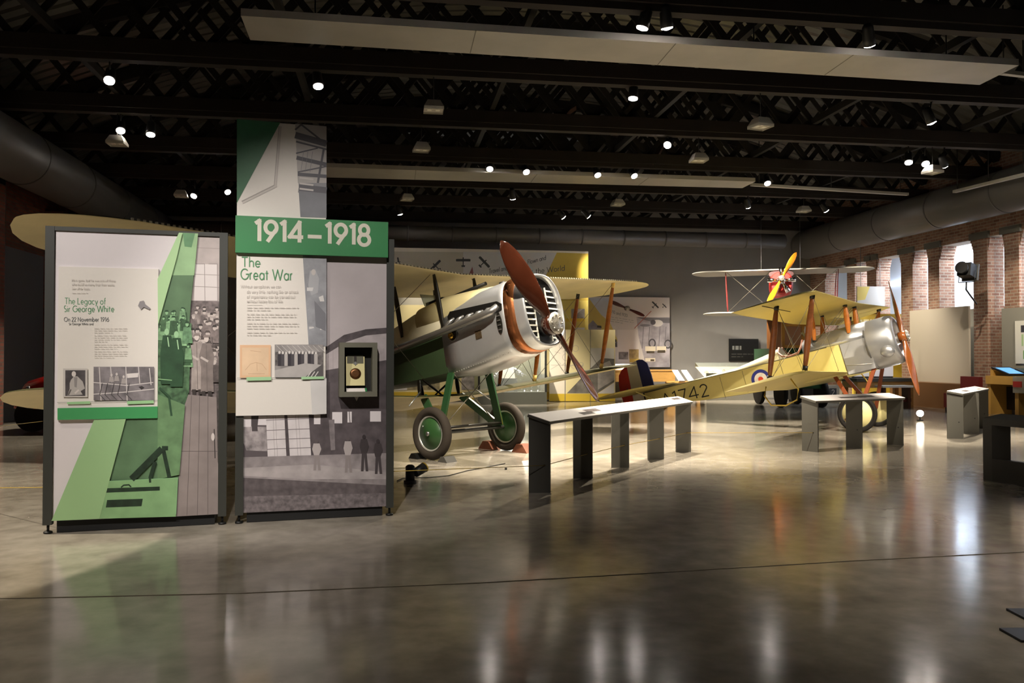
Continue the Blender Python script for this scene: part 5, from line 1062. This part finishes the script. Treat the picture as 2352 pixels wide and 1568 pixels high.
for y, z, w2, h2, mi in ((.55, .8, .2, .18, 1), (.3, .82, .3, .12, 0), (.6, .45, .06, .3, 2), (.1, .4, .25, .2, 1), (.45, .12, .26, .22, 0), (-.3, .6, .3, .3, 2), (-.5, .2, .2, .2, 1)): MB().sheet([(-.0205, y - w2 / 2, z), (-.0205, y + w2 / 2, z), (-.0205, y + w2 / 2, z + h2), (-.0205, y - w2 / 2, z + h2)]).build('printed_patch', ms[mi], rp, fix=False)

pc = P(2222, 622, 21.6)
pj = thing('stage_light', 'black stage projector clamped high on the brick pier at right', 'stage light', pc, rot=(0, RA(12), YAW + .5))
MB().b2((-.2, -.17, -.17), (.16, .17, .17)).build('body', BLACK, pj); MB().lathe([(.13, 0), (.16, .16)], (-.2, 0, 0), (-1, 0, 0), 18).build('lens_hood', BLACK, pj); MB().prism([(.16, -.2, -.22), (.16, .2, -.22), (.16, .2, .22), (.16, -.2, .22)], (.05, 0, 0)).build('rear_plate', cm('4a4a48', .5), pj)
MB().tube([(0, -.2, 0), (0, -.2, -.3), (0, .2, -.3), (0, .2, 0)], .015, 6).build('yoke', BLACK, pj); MB().tube([(0, 0, -.3), (.02, 0, -.5), (.45, .02, -.62), (.9, .1, -.66)], .022, 8).build('wall_arm', BLACK, pj)
ko = W(15.28, 19.35); kk = thing('kiosk', 'yellow wooden kiosk desk with a lit blue tablet and red handset, at right', 'kiosk', ko, YAW - pi / 2); kk.scale = (1, 1, 1.18)
KY = cm('c79b4e', .45, 0, .08, 3); MB().b2((0, 0, .66), (2.0, .7, .84)).build('desktop', KY, kk)
for x in (.0, .95, 1.9): MB().b2((x, .05, 0), (x + .12, .65, .66)).build('leg_panel', KY, kk)
MB().b2((.12, .5, .1), (1.9, .6, .6)).build('dark_recess', cm('1d1210', .7), kk)
MB().prism([(.78, .04, .85), (.78, .56, .85), (.16, .56, 1.0), (.16, .04, 1.0)], (0, 0, .03)).build('tablet', BLACK, kk); MB().prism([(.72, .1, .895), (.72, .5, .895), (.24, .5, 1.011), (.24, .1, 1.011)], (0, 0, .006)).build('tablet_screen', cm('5f9fdc', .3, emit=1.2), kk)
MB().prism([(1.5, .05, .845), (1.5, .55, .845), (.95, .55, .98), (.95, .05, .98)], (0, 0, .03)).build('control_panel', cm('2c3a4a', .4), kk); MB().b2((.98, -.03, .5), (1.35, 0, .84)).build('front_box', cm('9a968a', .5), kk); MB().b2((1.02, -.06, .62), (1.28, -.03, .74)).build('red_handset', cm('b5302c', .4), kk)
MB().b2((.1, .06, .84), (.2, .54, .99)).build('wedge', KY, kk)
st = thing('stool', 'dark red upholstered seat left of the yellow kiosk', 'seat', W(UR - 1.1, 19.98), YAW); MB().b2((-.3, -.35, .12), (.3, .35, .5)).build('seat', cm('6a1c1a', .6), st); MB().b2((.2, -.35, .5), (.32, .35, .95)).build('backrest', cm('6a1c1a', .6), st); [MB().b2((x, y, 0), (x + .06, y + .06, .12)).build('leg', BLACK, st) for x in (-.28, .2) for y in (-.32, .26)]
pb = MB()
for v in (18.55, 18.8): pb.tube([W(UR - .06, v, 2.8), W(UR - .06, v, 6.2)], .025, 8)
o = pb.build('trim_15', cm('6a6c68', .4, .5)); o['kind'] = 'structure'
# red object far left
rc = W(-7.0, 17.6); rf = thing('vintage_car', 'shiny red rounded car body at far left behind the left display stand', 'car', rc + V3((.5, 0, 0)), YAW)
MB().rings([[V3((x, y0 + (y1_ - y0) * .5 * (1 - cos(t)), .45 + h * sin(t))) for t in [pi * k / 12 for k in range(13)]] for x, y0, y1_, h in ((-.9, .3, 1.2, .2), (-.75, .1, 1.4, .55), (-.3, 0, 1.5, .7), (.6, 0, 1.5, .74), (1.2, .1, 1.4, .6), (1.5, .3, 1.2, .25))], 0, True).build('body', cm('b01a14', .2, coat=.5), rf)
MB().b2((-.7, .15, .3), (1.3, 1.35, .47)).build('chassis', BLACK, rf); [MB().lathe([(.33, -.07), (.33, .07)], (x, y, .33), (0, 1, 0), 24).build('wheel', RUBBER, rf) for x in (-.45, 1.0) for y in (.1, 1.4)]
MB().tube([(-.5, -.02, .72), (-.5, -.05, .9)], .035, 8).build('lamp', STEEL, rf)
# ---------------------------------------------------------------- small things on the floor
q = FL(942, 1110); fs = thing('floor_spotlight', 'small black twin floor spotlight with a cable beside the right panel', 'floor spotlight', q, .3)
MB().lathe([(.075, 0), (.075, .035), (.05, .04)], n=18).build('base', BLACK, fs); MB().lathe([(.055, .04), (.055, .2), (.03, .22)], n=16).build('body', BLACK, fs); MB().lathe([(.052, 0), (.06, .16)], (.06, 0, .12), (.8, .45, .35), 16).build('lamp_head', BLACK, fs); MB().lathe([(.0545, .165), (.0545, .19)], (0, 0, .01), n=16, caps=False).lathe([(.0615, .145), (.0615, .16)], (.06, 0, .12), (.8, .45, .35), 16, caps=False).build('yellow_band', cm('b99a2c', .5), fs)
l = bpy.data.lights.new('floor_spot_lamp', 'SPOT'); l.energy = 300; l.spot_size = RA(36); l.spot_blend = .5; l.shadow_soft_size = .03; l.color = WARM
lo = bpy.data.objects.new('floor_spot_lamp', l); COL.objects.link(lo); lo.parent = fs; lo.location = (.23, .1, .2); aim(lo, Matrix.Rotation(-.3, 3, 'Z') @ (V3((6.6, 16.4, 2.3)) - q))
cb = [FL(x, y, .008) for x, y in ((912, 1104), (925, 1098), (945, 1097), (985, 1096), (1030, 1092), (1075, 1080), (1120, 1072), (1160, 1064))]
tag(MB().tube([p - cb[0] for p in cb], .006, 6).build('power_cable', BLACK), 'thin black power cable lying on the floor from the twin floor spotlight', 'cable').location = cb[0]
o = MB().box((0, 0, .012), (.03, .05, .024)).build('cable_plug', BLACK); o.location = FL(1162, 1078); tag(o, 'tiny black plug on the floor at the end of the power cable', 'plug')
def chock(label, p, rz, m, s=1.0):
    o = MB().prism([(-.16 * s, -.1, 0), (.16 * s, -.1, 0), (.06 * s, -.1, .13 * s), (-.06 * s, -.1, .13 * s)], (0, .2, 0)).build('wheel_chock', m); o.location = p; o.rotation_euler = (0, 0, rz); tag(o, label, 'wheel chock', 'chocks at the biplane wheels')
CHK = cm('7a4630', .6, 0, .15, 8)
def on_axle(x, y): return V3((-.624 + x * cos(.726) + y * sin(.726), 12.539 - x * sin(.726) + y * cos(.726), 0))
chock('brown wooden chock behind the far green wheel of the silver-nosed biplane', on_axle(-.36, .80), -.726, CHK); chock('brown wooden chock in front of the far green wheel of the silver-nosed biplane', on_axle(.36, .80), -.726, CHK)
chock('black chock behind the near green wheel of the silver-nosed biplane', on_axle(-.30, -.80), -.726, BLACK, .6); chock('dark chock in front of the near green wheel of the silver-nosed biplane', on_axle(.32, -.80), -.726, cm('4c4a45', .6), .6)
# bright floor lamp at right
q = FL(2113, 966); fl = thing('floor_lamp', 'glaring floor spotlight shining toward the viewer below the yellow biplane propeller', 'floor spotlight', q, 0)
hd = V3((0, 0, .16)); dr = V3((-.40, -1, .30)).normalized()
MB().lathe([(.07, 0), (.07, .02)], n=16).build('base', BLACK, fl); MB().tube([(0, 0, .02), (0, 0, .12)], .012, 6).build('stem', BLACK, fl)
MB().lathe([(.05, -.1), (.075, .0), (.08, .05)], hd, dr, 18).build('lamp_head', BLACK, fl); MB().lathe([(.075, .052), (.05, .06)], hd, dr, 18).build('lens', cm('fff6e6', .4, emit=60.0), fl)
l = bpy.data.lights.new('floor_lamp_light', 'SPOT'); l.energy = 250; l.spot_size = RA(70); l.spot_blend = .6; l.shadow_soft_size = .04; l.color = WARM
lo = bpy.data.objects.new('floor_lamp_light', l); COL.objects.link(lo); lo.parent = fl; lo.location = hd + dr * .08; aim(lo, V3((-.5, .3, .75)))
